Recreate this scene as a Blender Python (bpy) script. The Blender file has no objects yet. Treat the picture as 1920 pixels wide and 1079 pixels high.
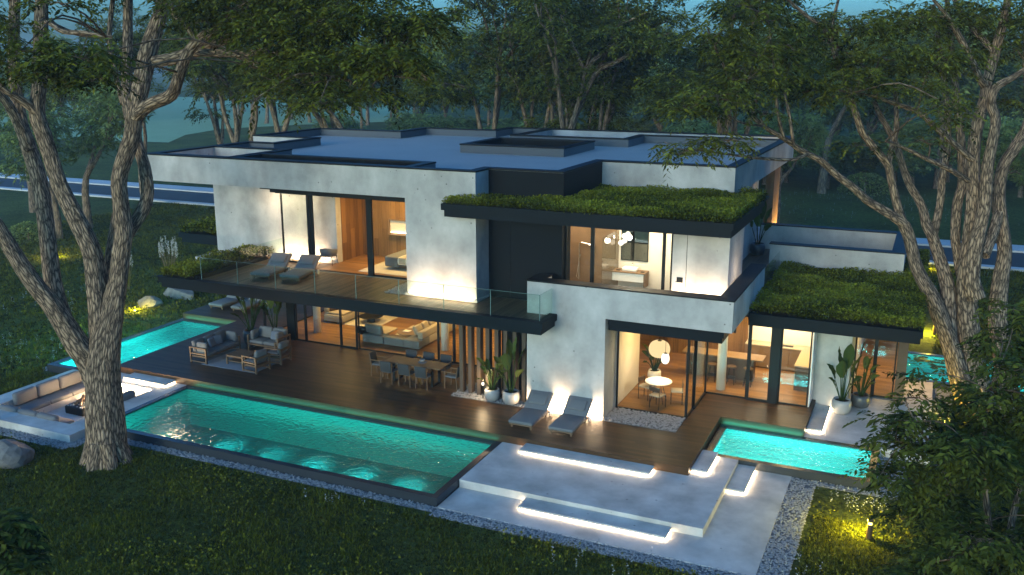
import bpy, bmesh, math, random
import numpy as np
from mathutils import Vector, Matrix
R = math.radians
sc = bpy.context.scene
col = sc.collection
random.seed(7)

# ------------------------------------------------------------------ camera, sky, sun, exposure
cam = bpy.data.objects.new('camera', bpy.data.cameras.new('camera'))
col.objects.link(cam); sc.camera = cam
cam.location = (0, 0, 11.5)
cam.rotation_euler = (R(90 - 13.8206), 0, R(24.2855))
cam.data.sensor_width = 36; cam.data.lens = 36 * 1738.9 / 1920
cam.data.clip_end = 3000
w = bpy.data.worlds.new('World'); sc.world = w; w.use_nodes = True
wn = w.node_tree.nodes; wl = w.node_tree.links
bg = wn['Background']
sky = wn.new('ShaderNodeTexSky'); sky.sky_type = 'NISHITA'; sky.sun_disc = False
sky.sun_elevation = R(9.0); sky.sun_rotation = R(-172); sky.air_density = 1.0; sky.dust_density = 3.0; sky.ozone_density = 4.0
mx = wn.new('ShaderNodeMix'); mx.data_type = 'RGBA'; mx.blend_type = 'MULTIPLY'; mx.inputs[0].default_value = 1
mx.inputs[7].default_value = (0.33, 0.69, 0.95, 1)
wl.new(sky.outputs[0], mx.inputs[6]); wl.new(mx.outputs[2], bg.inputs[0])
bg.inputs[1].default_value = 0.15
sun = bpy.data.objects.new('sun', bpy.data.lights.new('sun', 'SUN')); col.objects.link(sun)
sun.data.energy = 0.45; sun.data.angle = R(18); sun.data.color = (1, .74, .45)
sun.rotation_euler = Vector((.139 * math.cos(R(9)), .990 * math.cos(R(9)), -math.sin(R(9)))).to_track_quat('-Z', 'Y').to_euler()
sc.view_settings.view_transform = 'Standard'; sc.view_settings.look = 'None'
sc.view_settings.exposure = 1.65; sc.view_settings.gamma = 1
cy = sc.cycles
cy.use_denoising = True
cy.max_bounces = 6; cy.diffuse_bounces = 2; cy.glossy_bounces = 4; cy.transmission_bounces = 4; cy.transparent_max_bounces = 40; cy.volume_bounces = 0
cy.caustics_reflective = False; cy.caustics_refractive = False
cy.sample_clamp_indirect = 4; cy.sample_clamp_direct = 0

# ------------------------------------------------------------------ materials
def mat(name):
    m = bpy.data.materials.new(name); m.use_nodes = True
    n = m.node_tree.nodes; n.clear()
    o = n.new('ShaderNodeOutputMaterial')
    return m, n, m.node_tree.links, o
def principled(name, c, rough=.6, metal=0, spec=.5, noise=None, bump=None, c2=None, emis=None):
    m, n, l, o = mat(name)
    p = n.new('ShaderNodeBsdfPrincipled'); l.new(p.outputs[0], o.inputs[0])
    p.inputs['Base Color'].default_value = (*c, 1); p.inputs['Roughness'].default_value = rough
    p.inputs['Metallic'].default_value = metal; p.inputs['Specular IOR Level'].default_value = spec
    if noise:
        tc = n.new('ShaderNodeTexCoord'); t = n.new('ShaderNodeTexNoise'); t.inputs['Scale'].default_value = noise; t.inputs['Detail'].default_value = 5
        l.new(tc.outputs['Object'], t.inputs[0])
        r = n.new('ShaderNodeMix'); r.data_type = 'RGBA'; l.new(t.outputs[0], r.inputs[0])
        d = c2 or tuple(x * .7 for x in c)
        r.inputs[6].default_value = (*d, 1); r.inputs[7].default_value = (*c, 1); l.new(r.outputs[2], p.inputs['Base Color'])
        if bump:
            b = n.new('ShaderNodeBump'); b.inputs['Strength'].default_value = bump; b.inputs['Distance'].default_value = .02
            l.new(t.outputs[0], b.inputs['Height']); l.new(b.outputs[0], p.inputs['Normal'])
    return m
def emission(name, c, s):
    m, n, l, o = mat(name); e = n.new('ShaderNodeEmission'); e.inputs[0].default_value = (*c, 1); e.inputs[1].default_value = s
    l.new(e.outputs[0], o.inputs[0]); return m
def concrete(name, base):
    m, n, l, o = mat(name); p = n.new('ShaderNodeBsdfPrincipled'); l.new(p.outputs[0], o.inputs[0])
    p.inputs['Roughness'].default_value = .75; p.inputs['Specular IOR Level'].default_value = .3
    g = n.new('ShaderNodeNewGeometry')
    big = n.new('ShaderNodeTexNoise'); big.inputs['Scale'].default_value = .9; big.inputs['Detail'].default_value = 8; big.inputs['Roughness'].default_value = .68
    l.new(g.outputs['Position'], big.inputs[0])
    mp = n.new('ShaderNodeMapping'); mp.inputs['Scale'].default_value = (1.1, 1.1, .5); l.new(g.outputs['Position'], mp.inputs[0])
    st = n.new('ShaderNodeTexNoise'); st.inputs['Scale'].default_value = 1; st.inputs['Detail'].default_value = 4; l.new(mp.outputs[0], st.inputs[0])
    add = n.new('ShaderNodeMath'); add.operation = 'ADD'; l.new(big.outputs[0], add.inputs[0]); l.new(st.outputs[0], add.inputs[1])
    cr = n.new('ShaderNodeValToRGB'); e = cr.color_ramp.elements
    e[0].position = .34; e[0].color = (*[x * .56 for x in base], 1); e[1].position = .66; e[1].color = (*[min(1, x * 1.12) for x in base], 1)
    hf = n.new('ShaderNodeMath'); hf.operation = 'MULTIPLY'; hf.inputs[1].default_value = .5; l.new(add.outputs[0], hf.inputs[0]); l.new(hf.outputs[0], cr.inputs[0])
    vo = n.new('ShaderNodeTexVoronoi'); vo.inputs['Scale'].default_value = 2.3; l.new(g.outputs['Position'], vo.inputs[0])
    vr = n.new('ShaderNodeValToRGB'); vr.color_ramp.elements[0].position = .05; vr.color_ramp.elements[0].color = (.4, .4, .4, 1); vr.color_ramp.elements[1].position = .075; vr.color_ramp.elements[1].color = (1, 1, 1, 1)
    l.new(vo.outputs['Distance'], vr.inputs[0])
    mu = n.new('ShaderNodeMix'); mu.data_type = 'RGBA'; mu.blend_type = 'MULTIPLY'; mu.inputs[0].default_value = 1
    l.new(cr.outputs[0], mu.inputs[6]); l.new(vr.outputs[0], mu.inputs[7]); l.new(mu.outputs[2], p.inputs['Base Color'])
    fi = n.new('ShaderNodeTexNoise'); fi.inputs['Scale'].default_value = 25; fi.inputs['Detail'].default_value = 4; l.new(g.outputs['Position'], fi.inputs[0])
    b = n.new('ShaderNodeBump'); b.inputs['Strength'].default_value = .25; b.inputs['Distance'].default_value = .01; l.new(fi.outputs[0], b.inputs['Height']); l.new(b.outputs[0], p.inputs['Normal'])
    return m
def planks(name, c1, c2, period, axis='Y', rough=.45, gap=.06, length=3.2, bump=.6):
    # boards laid along X (axis Y) or along Y (axis X) or upright (axis X on walls)
    m, n, l, o = mat(name); p = n.new('ShaderNodeBsdfPrincipled'); l.new(p.outputs[0], o.inputs[0])
    p.inputs['Roughness'].default_value = rough; p.inputs['Specular IOR Level'].default_value = .22
    g = n.new('ShaderNodeNewGeometry'); s = n.new('ShaderNodeSeparateXYZ'); l.new(g.outputs['Position'], s.inputs[0])
    A, B = {'Y': ('Y', 'X'), 'X': ('X', 'Y'), 'W': ('X', 'Z'), 'V': ('Y', 'Z')}[axis]
    dv = n.new('ShaderNodeMath'); dv.operation = 'DIVIDE'; dv.inputs[1].default_value = period; l.new(s.outputs[A], dv.inputs[0])
    fl = n.new('ShaderNodeMath'); fl.operation = 'FLOOR'; l.new(dv.outputs[0], fl.inputs[0])
    fr = n.new('ShaderNodeMath'); fr.operation = 'FRACT'; l.new(dv.outputs[0], fr.inputs[0])
    wn1 = n.new('ShaderNodeTexWhiteNoise'); wn1.noise_dimensions = '1D'; l.new(fl.outputs[0], wn1.inputs['W'])
    of = n.new('ShaderNodeMath'); of.operation = 'MULTIPLY_ADD'; of.inputs[1].default_value = 7; l.new(wn1.outputs[0], of.inputs[0]); l.new(s.outputs[B], of.inputs[2])
    d2 = n.new('ShaderNodeMath'); d2.operation = 'DIVIDE'; d2.inputs[1].default_value = length; l.new(of.outputs[0], d2.inputs[0])
    f2 = n.new('ShaderNodeMath'); f2.operation = 'FLOOR'; l.new(d2.outputs[0], f2.inputs[0])
    cx = n.new('ShaderNodeCombineXYZ'); l.new(fl.outputs[0], cx.inputs[0]); l.new(f2.outputs[0], cx.inputs[1])
    w2 = n.new('ShaderNodeTexWhiteNoise'); w2.noise_dimensions = '2D'; l.new(cx.outputs[0], w2.inputs['Vector'])
    mp = n.new('ShaderNodeMapping'); sc_ = {'Y': (1.2, 30, 5), 'X': (30, 1.2, 5), 'W': (30, 5, 1.2), 'V': (5, 30, 1.2)}[axis]; mp.inputs['Scale'].default_value = sc_; l.new(g.outputs['Position'], mp.inputs[0])
    gr = n.new('ShaderNodeTexNoise'); gr.inputs['Scale'].default_value = 1; gr.inputs['Detail'].default_value = 6; l.new(mp.outputs[0], gr.inputs[0])
    ad = n.new('ShaderNodeMath'); ad.operation = 'MULTIPLY_ADD'; ad.inputs[1].default_value = .55; l.new(w2.outputs[0], ad.inputs[0]); l.new(gr.outputs[0], ad.inputs[2])
    cr = n.new('ShaderNodeValToRGB'); cr.color_ramp.elements[0].position = .35; cr.color_ramp.elements[0].color = (*c1, 1); cr.color_ramp.elements[1].position = 1; cr.color_ramp.elements[1].color = (*c2, 1); l.new(ad.outputs[0], cr.inputs[0])
    gp = n.new('ShaderNodeMath'); gp.operation = 'GREATER_THAN'; gp.inputs[1].default_value = gap; l.new(fr.outputs[0], gp.inputs[0])
    mu = n.new('ShaderNodeMix'); mu.data_type = 'RGBA'; l.new(gp.outputs[0], mu.inputs[0]); mu.inputs[6].default_value = (*[x * .25 for x in c1], 1); l.new(cr.outputs[0], mu.inputs[7]); l.new(mu.outputs[2], p.inputs['Base Color'])
    b = n.new('ShaderNodeBump'); b.inputs['Strength'].default_value = bump; b.inputs['Distance'].default_value = .006; l.new(gp.outputs[0], b.inputs['Height']); l.new(b.outputs[0], p.inputs['Normal'])
    return m
def glass(name, tint=(.92, .97, .96), refl=1.0):
    m, n, l, o = mat(name)
    t = n.new('ShaderNodeBsdfTransparent'); t.inputs[0].default_value = (*tint, 1)
    g = n.new('ShaderNodeBsdfGlossy'); g.inputs['Roughness'].default_value = .01
    f = n.new('ShaderNodeFresnel'); f.inputs[0].default_value = 1.5
    k = n.new('ShaderNodeMath'); k.operation = 'MULTIPLY'; k.inputs[1].default_value = refl; l.new(f.outputs[0], k.inputs[0]); ge = n.new('ShaderNodeNewGeometry'); iv = n.new('ShaderNodeMath'); iv.operation = 'SUBTRACT'; iv.inputs[0].default_value = 1; l.new(ge.outputs['Backfacing'], iv.inputs[1]); k2 = n.new('ShaderNodeMath'); k2.operation = 'MULTIPLY'; l.new(k.outputs[0], k2.inputs[0]); l.new(iv.outputs[0], k2.inputs[1]); k = k2
    x = n.new('ShaderNodeMixShader'); l.new(k.outputs[0], x.inputs[0]); l.new(t.outputs[0], x.inputs[1]); l.new(g.outputs[0], x.inputs[2]); l.new(x.outputs[0], o.inputs[0])
    return m
def water(name, tint):
    m, n, l, o = mat(name)
    ge = n.new('ShaderNodeNewGeometry')
    n1 = n.new('ShaderNodeTexNoise'); n1.inputs['Scale'].default_value = 4.6; n1.inputs['Detail'].default_value = 2; n1.inputs['Distortion'].default_value = 1.0; l.new(ge.outputs['Position'], n1.inputs[0])
    b = n.new('ShaderNodeBump'); b.inputs['Strength'].default_value = .95; b.inputs['Distance'].default_value = .11; l.new(n1.outputs[0], b.inputs['Height'])
    t = n.new('ShaderNodeBsdfTransparent'); t.inputs[0].default_value = (*tint, 1)
    g = n.new('ShaderNodeBsdfGlossy'); g.inputs['Roughness'].default_value = .02; l.new(b.outputs[0], g.inputs['Normal'])
    rf = n.new('ShaderNodeBsdfRefraction'); rf.inputs['IOR'].default_value = 1.33; rf.inputs['Roughness'].default_value = 0; rf.inputs[0].default_value = (*tint, 1); l.new(b.outputs[0], rf.inputs['Normal'])
    xt = n.new('ShaderNodeMixShader'); xt.inputs[0].default_value = .65; l.new(t.outputs[0], xt.inputs[1]); l.new(rf.outputs[0], xt.inputs[2])
    f0 = n.new('ShaderNodeFresnel'); f0.inputs[0].default_value = 1.33; l.new(b.outputs[0], f0.inputs[1]); iv = n.new('ShaderNodeMath'); iv.operation = 'SUBTRACT'; iv.inputs[0].default_value = 1; l.new(ge.outputs['Backfacing'], iv.inputs[1]); f = n.new('ShaderNodeMath'); f.operation = 'MULTIPLY'; l.new(f0.outputs[0], f.inputs[0]); l.new(iv.outputs[0], f.inputs[1])
    x = n.new('ShaderNodeMixShader'); l.new(f.outputs[0], x.inputs[0]); l.new(xt.outputs[0], x.inputs[1]); l.new(g.outputs[0], x.inputs[2]); l.new(x.outputs[0], o.inputs[0])
    return m
def leafmat(name, dark, light, trans=.3):
    m, n, l, o = mat(name)
    a = n.new('ShaderNodeAttribute'); a.attribute_name = 'tint'
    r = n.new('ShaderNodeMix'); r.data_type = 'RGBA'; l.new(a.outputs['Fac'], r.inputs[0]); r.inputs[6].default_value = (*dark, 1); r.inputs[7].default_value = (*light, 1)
    p = n.new('ShaderNodeBsdfPrincipled'); p.inputs['Roughness'].default_value = .5; p.inputs['Specular IOR Level'].default_value = .05; l.new(r.outputs[2], p.inputs['Base Color'])
    t = n.new('ShaderNodeBsdfTranslucent'); l.new(r.outputs[2], t.inputs[0])
    x = n.new('ShaderNodeMixShader'); x.inputs[0].default_value = trans; l.new(p.outputs[0], x.inputs[1]); l.new(t.outputs[0], x.inputs[2]); l.new(x.outputs[0], o.inputs[0])
    return m
def bark(name, c1, c2):
    m, n, l, o = mat(name); p = n.new('ShaderNodeBsdfPrincipled'); p.inputs['Roughness'].default_value = .85; p.inputs['Specular IOR Level'].default_value = .2; l.new(p.outputs[0], o.inputs[0])
    u = n.new('ShaderNodeUVMap'); u.uv_map = 'UVMap'
    mp = n.new('ShaderNodeMapping'); mp.inputs['Scale'].default_value = (12, 2.1, 1); l.new(u.outputs[0], mp.inputs[0])
    d = n.new('ShaderNodeTexNoise'); d.inputs['Scale'].default_value = 1.9; d.inputs['Detail'].default_value = 4; l.new(mp.outputs[0], d.inputs[0])
    mi = n.new('ShaderNodeMix'); mi.data_type = 'RGBA'; mi.inputs[0].default_value = .45; l.new(mp.outputs[0], mi.inputs[6]); l.new(d.outputs['Color'], mi.inputs[7])
    v = n.new('ShaderNodeTexVoronoi'); v.feature = 'DISTANCE_TO_EDGE'; v.inputs['Scale'].default_value = 2.2; l.new(mi.outputs[2], v.inputs[0])
    cr = n.new('ShaderNodeValToRGB'); cr.color_ramp.elements[0].color = (*c1, 1); cr.color_ramp.elements[1].position = .3; cr.color_ramp.elements[1].color = (*c2, 1)
    l.new(v.outputs['Distance'], cr.inputs[0])
    f = n.new('ShaderNodeTexNoise'); f.inputs['Scale'].default_value = 3; f.inputs['Detail'].default_value = 6; l.new(mp.outputs[0], f.inputs[0])
    mu = n.new('ShaderNodeMix'); mu.data_type = 'RGBA'; mu.blend_type = 'MULTIPLY'; mu.inputs[0].default_value = .75; l.new(cr.outputs[0], mu.inputs[6]); l.new(f.outputs[0], mu.inputs[7]); 
    br = n.new('ShaderNodeMix'); br.data_type = 'RGBA'; br.blend_type = 'MULTIPLY'; br.inputs[0].default_value = 1; l.new(mu.outputs[2], br.inputs[6]); br.inputs[7].default_value = (1.7, 1.7, 1.7, 1); l.new(br.outputs[2], p.inputs['Base Color'])
    b = n.new('ShaderNodeBump'); b.inputs['Strength'].default_value = 1; b.inputs['Distance'].default_value = .06; l.new(v.outputs['Distance'], b.inputs['Height']); l.new(b.outputs[0], p.inputs['Normal'])
    return m
def groundmat(name):
    m, n, l, o = mat(name); p = n.new('ShaderNodeBsdfPrincipled'); p.inputs['Roughness'].default_value = .9; p.inputs['Specular IOR Level'].default_value = .1; l.new(p.outputs[0], o.inputs[0])
    g = n.new('ShaderNodeNewGeometry')
    a = n.new('ShaderNodeTexNoise'); a.inputs['Scale'].default_value = .12; a.inputs['Detail'].default_value = 7; a.inputs['Roughness'].default_value = .65; l.new(g.outputs['Position'], a.inputs[0])
    f = n.new('ShaderNodeTexNoise'); f.inputs['Scale'].default_value = 5; f.inputs['Detail'].default_value = 6; f.inputs['Roughness'].default_value = .75; l.new(g.outputs['Position'], f.inputs[0])
    ad = n.new('ShaderNodeMath'); ad.operation = 'MULTIPLY_ADD'; ad.inputs[1].default_value = .6; l.new(a.outputs[0], ad.inputs[0]); l.new(f.outputs[0], ad.inputs[2])
    cr = n.new('ShaderNodeValToRGB'); e = cr.color_ramp.elements; e[0].position = .55; e[0].color = (.015, .02, .005, 1); e[1].position = 1.0; e[1].color = (.15, .185, .04, 1)
    l.new(ad.outputs[0], cr.inputs[0]); l.new(cr.outputs[0], p.inputs['Base Color'])
    b = n.new('ShaderNodeBump'); b.inputs['Strength'].default_value = 1; b.inputs['Distance'].default_value = .25; l.new(f.outputs[0], b.inputs['Height']); l.new(b.outputs[0], p.inputs['Normal'])
    return m

M = dict(
 conc=concrete('board_marked_concrete', (.44, .44, .43)), pave=concrete('paving_concrete', (.58, .56, .52)),
 darkmetal=principled('dark_metal', (.004, .008, .012), .5, 0, .10), black=principled('black_metal', (.006, .008, .009), .45, 0, .2),
 panel=principled('dark_cladding', (.004, .007, .010), .5, 0, .08), coping=principled('roof_coping', (.008, .011, .014), .55, 0, .15),
 roof=principled('roof_membrane', (.46, .41, .36), .75, noise=.5, c2=(.37, .33, .29)), roofin=principled('roof_upstand', (.09, .10, .11), .75),
 deck=planks('deck_boards', (.022, .012, .0055), (.082, .042, .019), .145, 'Y', .42), deckx=planks('terrace_boards', (.05, .032, .02), (.15, .095, .055), .145, 'X', .45),
 floor=planks('oak_floor', (.12, .062, .02), (.28, .15, .055), .16, 'Y', .4, .02), oakwall=planks('oak_wall', (.09, .046, .017), (.23, .125, .048), .22, 'W', .5, .02),
 oakside=planks('oak_side_wall', (.09, .046, .017), (.23, .125, .048), .3, 'V', .5, .02),
 timber=principled('timber', (.2, .125, .07), .6, noise=3, c2=(.12, .075, .04)), slat=principled('weathered_timber', (.075, .05, .032), .7, noise=3, c2=(.045, .03, .018)), darkweave=principled('dark_weave', (.03, .032, .036), .8), teak=principled('teak', (.16, .095, .05), .55, noise=6, c2=(.1, .06, .032)),
 pane=glass('window_pane', (.93, .96, .95)), rail=glass('railing_pane', (.88, .95, .92), 1.3), edge=principled('glass_edge', (.12, .2, .18), .2),
 water=water('pool_water', (.55, .97, .95)), tile=principled('pool_tile', (.06, .55, .50), .4, noise=14, c2=(.04, .46, .42)), tiledark=principled('dark_pool_tile', (.015, .12, .125), .4, noise=14, c2=(.01, .09, .1)), rim=principled('pool_rim', (.03, .036, .042), .25),
 gravelbase=principled('gravel_bed', (.16, .16, .16), .9), pebble=principled('pebbles', (.42, .42, .41), .8, noise=30, c2=(.2, .2, .2)),
 lawn=groundmat('lawn'), road=principled('asphalt', (.05, .052, .055), .8, noise=2, c2=(.04, .042, .045)), kerb=principled('pale_pavement', (.62, .62, .6), .8, noise=1.5, c2=(.5, .5, .48)),
 cush=principled('grey_cushion', (.155, .16, .165), .9, noise=40, bump=.2, c2=(.12, .125, .13)), dcush=principled('charcoal_cushion', (.12, .13, .14), .9, noise=40, bump=.2),
 beige=principled('beige_fabric', (.42, .36, .28), .9, noise=30, bump=.2), white=principled('white_paint', (.75, .73, .7), .5), linen=principled('white_linen', (.7, .66, .6), .9, noise=8, bump=.3),
 rug=principled('blue_grey_rug', (.16, .19, .24), .95, noise=25, bump=.3, c2=(.11, .135, .18)), creamrug=principled('cream_rug', (.55, .5, .42), .95, noise=20, bump=.3),
 stone=principled('boulder_stone', (.3, .28, .25), .9, noise=4.5, bump=1, c2=(.03, .028, .026)), pot=principled('glazed_pot', (.3, .31, .31), .35, noise=9, c2=(.24, .25, .25)), darkpot=principled('dark_pot', (.05, .06, .07), .4), soil=principled('soil', (.03, .02, .013), .95),
 plaster=principled('warm_plaster', (.62, .57, .5), .8, noise=1.5, c2=(.52, .48, .42)), ceil=principled('ceiling', (.6, .58, .54), .9), brown=principled('dark_oak', (.07, .04, .02), .5, noise=8), steel=principled('chrome', (.7, .7, .7), .2, 1),
 bark=bark('bark', (.03, .02, .013), (.40, .27, .165)), bark2=bark('bark_far', (.06, .042, .028), (.36, .25, .16)),
 leaf=leafmat('ash_leaf', (.013, .02, .004), (.22, .225, .028)), leafmid=leafmat('mid_leaf', (.022, .034, .008), (.25, .26, .035)), leafshrub=leafmat('shrub_leaf', (.012, .02, .005), (.15, .17, .028)), meadow=principled('pale_meadow', (.34, .46, .22), .95, noise=.2, c2=(.26, .38, .17)), leaffar=leafmat('wood_leaf', (.07, .11, .04), (.34, .4, .11)),
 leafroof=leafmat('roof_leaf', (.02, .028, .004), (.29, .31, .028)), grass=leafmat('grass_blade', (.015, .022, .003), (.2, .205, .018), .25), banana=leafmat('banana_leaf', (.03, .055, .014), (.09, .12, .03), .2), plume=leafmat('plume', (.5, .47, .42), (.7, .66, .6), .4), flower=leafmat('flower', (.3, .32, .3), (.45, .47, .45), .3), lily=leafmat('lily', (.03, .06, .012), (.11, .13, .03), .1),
 led=emission('led_strip', (1, .76, .5), 26), ledsoft=emission('led_soft', (1, .72, .42), 4.5), lampglow=emission('paper_lamp', (1, .68, .34), .42), lampwhite=emission('white_globe', (1, .86, .65), .9), bulb=emission('garden_bulb', (1, .78, .1), 6), flame=emission('flame', (1, .55, .2), 7), poolbulb=emission('pool_bulb', (.35, 1, .93), 3), downl=emission('downlight', (1, .7, .4), 12),
)

# ------------------------------------------------------------------ builders
class MB:
    def __init__(s): s.v = []; s.f = []; s.uv = None
    def box(s, x0, x1, y0, y1, z0, z1):
        b = len(s.v); s.v += [(x0, y0, z0), (x1, y0, z0), (x1, y1, z0), (x0, y1, z0), (x0, y0, z1), (x1, y0, z1), (x1, y1, z1), (x0, y1, z1)]
        s.f += [tuple(b + i for i in q) for q in ((0, 3, 2, 1), (4, 5, 6, 7), (0, 1, 5, 4), (1, 2, 6, 5), (2, 3, 7, 6), (3, 0, 4, 7))]; return s
    def rbox(s, x0, x1, y0, y1, z0, z1, r=.04, seg=2):
        bm = bmesh.new(); bmesh.ops.create_cube(bm, size=1)
        for v in bm.verts: v.co = Vector(((x0 + x1) / 2 + v.co.x * (x1 - x0), (y0 + y1) / 2 + v.co.y * (y1 - y0), (z0 + z1) / 2 + v.co.z * (z1 - z0)))
        r = min(r, (x1 - x0) * .45, (y1 - y0) * .45, (z1 - z0) * .45)
        bmesh.ops.bevel(bm, geom=list(bm.edges), offset=r, segments=seg, affect='EDGES', profile=.5)
        return s.addbm(bm)
    def addbm(s, bm, mtx=None):
        b = len(s.v); bm.verts.index_update()
        s.v += [tuple(mtx @ v.co) if mtx else tuple(v.co) for v in bm.verts]; s.f += [tuple(b + v.index for v in f.verts) for f in bm.faces]; bm.free(); return s
    def quad(s, a, b, c, d):
        n = len(s.v); s.v += [a, b, c, d]; s.f.append((n, n + 1, n + 2, n + 3)); return s
    def sheet(s, x0, x1, y0, y1, z): return s.quad((x0, y0, z), (x1, y0, z), (x1, y1, z), (x0, y1, z))
    def cells(s, rects, holes, z, up=True):
        xs = sorted({v for q in rects + holes for v in q[:2]}); ys = sorted({v for q in rects + holes for v in q[2:]})
        ins = lambda L, x, y: any(q[0] < x < q[1] and q[2] < y < q[3] for q in L)
        for i in range(len(xs) - 1):
            for j in range(len(ys) - 1):
                cx, cy_ = (xs[i] + xs[i + 1]) / 2, (ys[j] + ys[j + 1]) / 2
                if ins(rects, cx, cy_) and not ins(holes, cx, cy_): s.sheet(xs[i], xs[i + 1], ys[j], ys[j + 1], z)
        return s
    def tube(s, pts, rad, seg=8, cap=True):
        pts = [Vector(p) for p in pts]; n = len(pts); b = len(s.v); u = None
        for i, p in enumerate(pts):
            t = (pts[min(i + 1, n - 1)] - pts[max(i - 1, 0)]).normalized()
            if u is None: u = t.orthogonal().normalized()
            u = (u - t * u.dot(t)).normalized(); w_ = t.cross(u); r = rad[i] if hasattr(rad, '__len__') else rad
            for k in range(seg):
                a = 2 * math.pi * k / seg; q = p + (u * math.cos(a) + w_ * math.sin(a)) * r; s.v.append(tuple(q))
        for i in range(n - 1):
            for k in range(seg):
                k2 = (k + 1) % seg; s.f.append((b + i * seg + k, b + i * seg + k2, b + (i + 1) * seg + k2, b + (i + 1) * seg + k))
        if cap:
            s.f.append(tuple(b + k for k in reversed(range(seg)))); s.f.append(tuple(b + (n - 1) * seg + k for k in range(seg)))
        return s
    def lathe(s, prof, seg=20, c=(0, 0, 0)):
        b = len(s.v)
        for r, z in prof:
            for k in range(seg):
                a = 2 * math.pi * k / seg; s.v.append((c[0] + r * math.cos(a), c[1] + r * math.sin(a), c[2] + z))
        for i in range(len(prof) - 1):
            for k in range(seg):
                k2 = (k + 1) % seg; s.f.append((b + i * seg + k, b + i * seg + k2, b + (i + 1) * seg + k2, b + (i + 1) * seg + k))
        s.f.append(tuple(b + k for k in reversed(range(seg)))); s.f.append(tuple(b + (len(prof) - 1) * seg + k for k in range(seg)))
        return s
    def xf(s, mtx, start=0):
        for i in range(start, len(s.v)): s.v[i] = tuple(mtx @ Vector(s.v[i]))
        return s
    def build(s, name, m, parent=None, smooth=False):
        me = bpy.data.meshes.new(name); me.from_pydata(s.v, [], s.f); me.update()
        return link(name, me, m, parent, smooth)
def link(name, me, m, parent=None, smooth=False):
    if m: me.materials.append(M[m] if isinstance(m, str) else m)
    if smooth: me.polygons.foreach_set('use_smooth', [True] * len(me.polygons))
    o = bpy.data.objects.new(name, me); col.objects.link(o)
    if parent: o.parent = parent
    return o
def box(name, m, parent, *a, smooth=False): return MB().box(*a).build(name, m, parent)
def rb(name, m, parent, *a, r=.04): return MB().rbox(*a, r=r).build(name, m, parent, True)
def tag(o, label, cat, group=None):
    o['label'] = label; o['category'] = cat
    if group: o['group'] = group
    return o
def thing(name, label, cat, loc=(0, 0, 0), rz=0, group=None):
    o = bpy.data.objects.new(name, None); col.objects.link(o); o.empty_display_size = .2
    o.location = loc; o.rotation_euler = (0, 0, rz); return tag(o, label, cat, group)
def struct(o): o['kind'] = 'structure'; return o
def stuff(o): o['kind'] = 'stuff'; return o
def copy_tree(o, parent=None):
    c = o.copy(); col.objects.link(c); c.parent = parent
    for ch in [x for x in o.children]: copy_tree(ch, c)
    return c
def dup(o, loc, rz, label=None, group=None, scale=None):
    c = copy_tree(o); c.location = loc; c.rotation_euler = (0, 0, rz)
    if scale: c.scale = scale
    if label: c['label'] = label
    if group: c['group'] = group
    return c
IK = .62
def arealight(name, loc, size, energy, color=(1, .61, .2), rot=(0, 0, 0), sy=None):
    L = bpy.data.lights.new(name, 'AREA'); L.energy = energy * IK; L.color = color; L.size = size
    if sy: L.shape = 'RECTANGLE'; L.size_y = sy
    o = bpy.data.objects.new(name, L); col.objects.link(o); o.location = loc; o.rotation_euler = rot; return o
def aim(o, d): o.rotation_euler = Vector(d).to_track_quat('-Z', 'Y').to_euler(); return o
def pointlight(name, loc, energy, color, r=.05, spot=None, rot=(0, 0, 0)):
    L = bpy.data.lights.new(name, 'SPOT' if spot else 'POINT'); L.energy = energy * IK; L.color = color; L.shadow_soft_size = r
    if spot: L.spot_size = spot; L.spot_blend = .6
    o = bpy.data.objects.new(name, L); col.objects.link(o); o.location = loc; o.rotation_euler = rot; return o
def np_mesh(name, V, F, tint=None, uv=None):
    me = bpy.data.meshes.new(name); k = F.shape[1]
    me.vertices.add(len(V)); me.vertices.foreach_set('co', np.asarray(V, np.float32).ravel())
    me.loops.add(F.size); me.loops.foreach_set('vertex_index', np.asarray(F, np.int32).ravel())
    me.polygons.add(len(F)); me.polygons.foreach_set('loop_start', np.arange(0, F.size, k, dtype=np.int32))
    me.update(calc_edges=True)
    if tint is not None: me.attributes.new('tint', 'FLOAT', 'POINT').data.foreach_set('value', np.asarray(tint, np.float32))
    if uv is not None: me.uv_layers.new(name='UVMap').data.foreach_set('uv', np.asarray(uv, np.float32).ravel())
    return me
nrm = lambda a: a / np.maximum(np.linalg.norm(a, axis=-1, keepdims=True), 1e-9)
def leafarray(base, d, up, L, W):
    # lens-shaped leaflets with a folded midrib: 4 vertices, 2 triangles each
    side = nrm(np.cross(d, up)); mid = base + d * (L * .45)[:, None]; lift = up * (W * .35)[:, None]
    V = np.stack([base, mid + side * W[:, None] + lift, base + d * L[:, None], mid - side * W[:, None] + lift], 1).reshape(-1, 3)
    n = np.arange(len(base))[:, None] * 4
    F = np.concatenate([n + np.array([0, 1, 2]), n + np.array([0, 2, 3])], 1).reshape(-1, 3)
    return V, F
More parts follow.
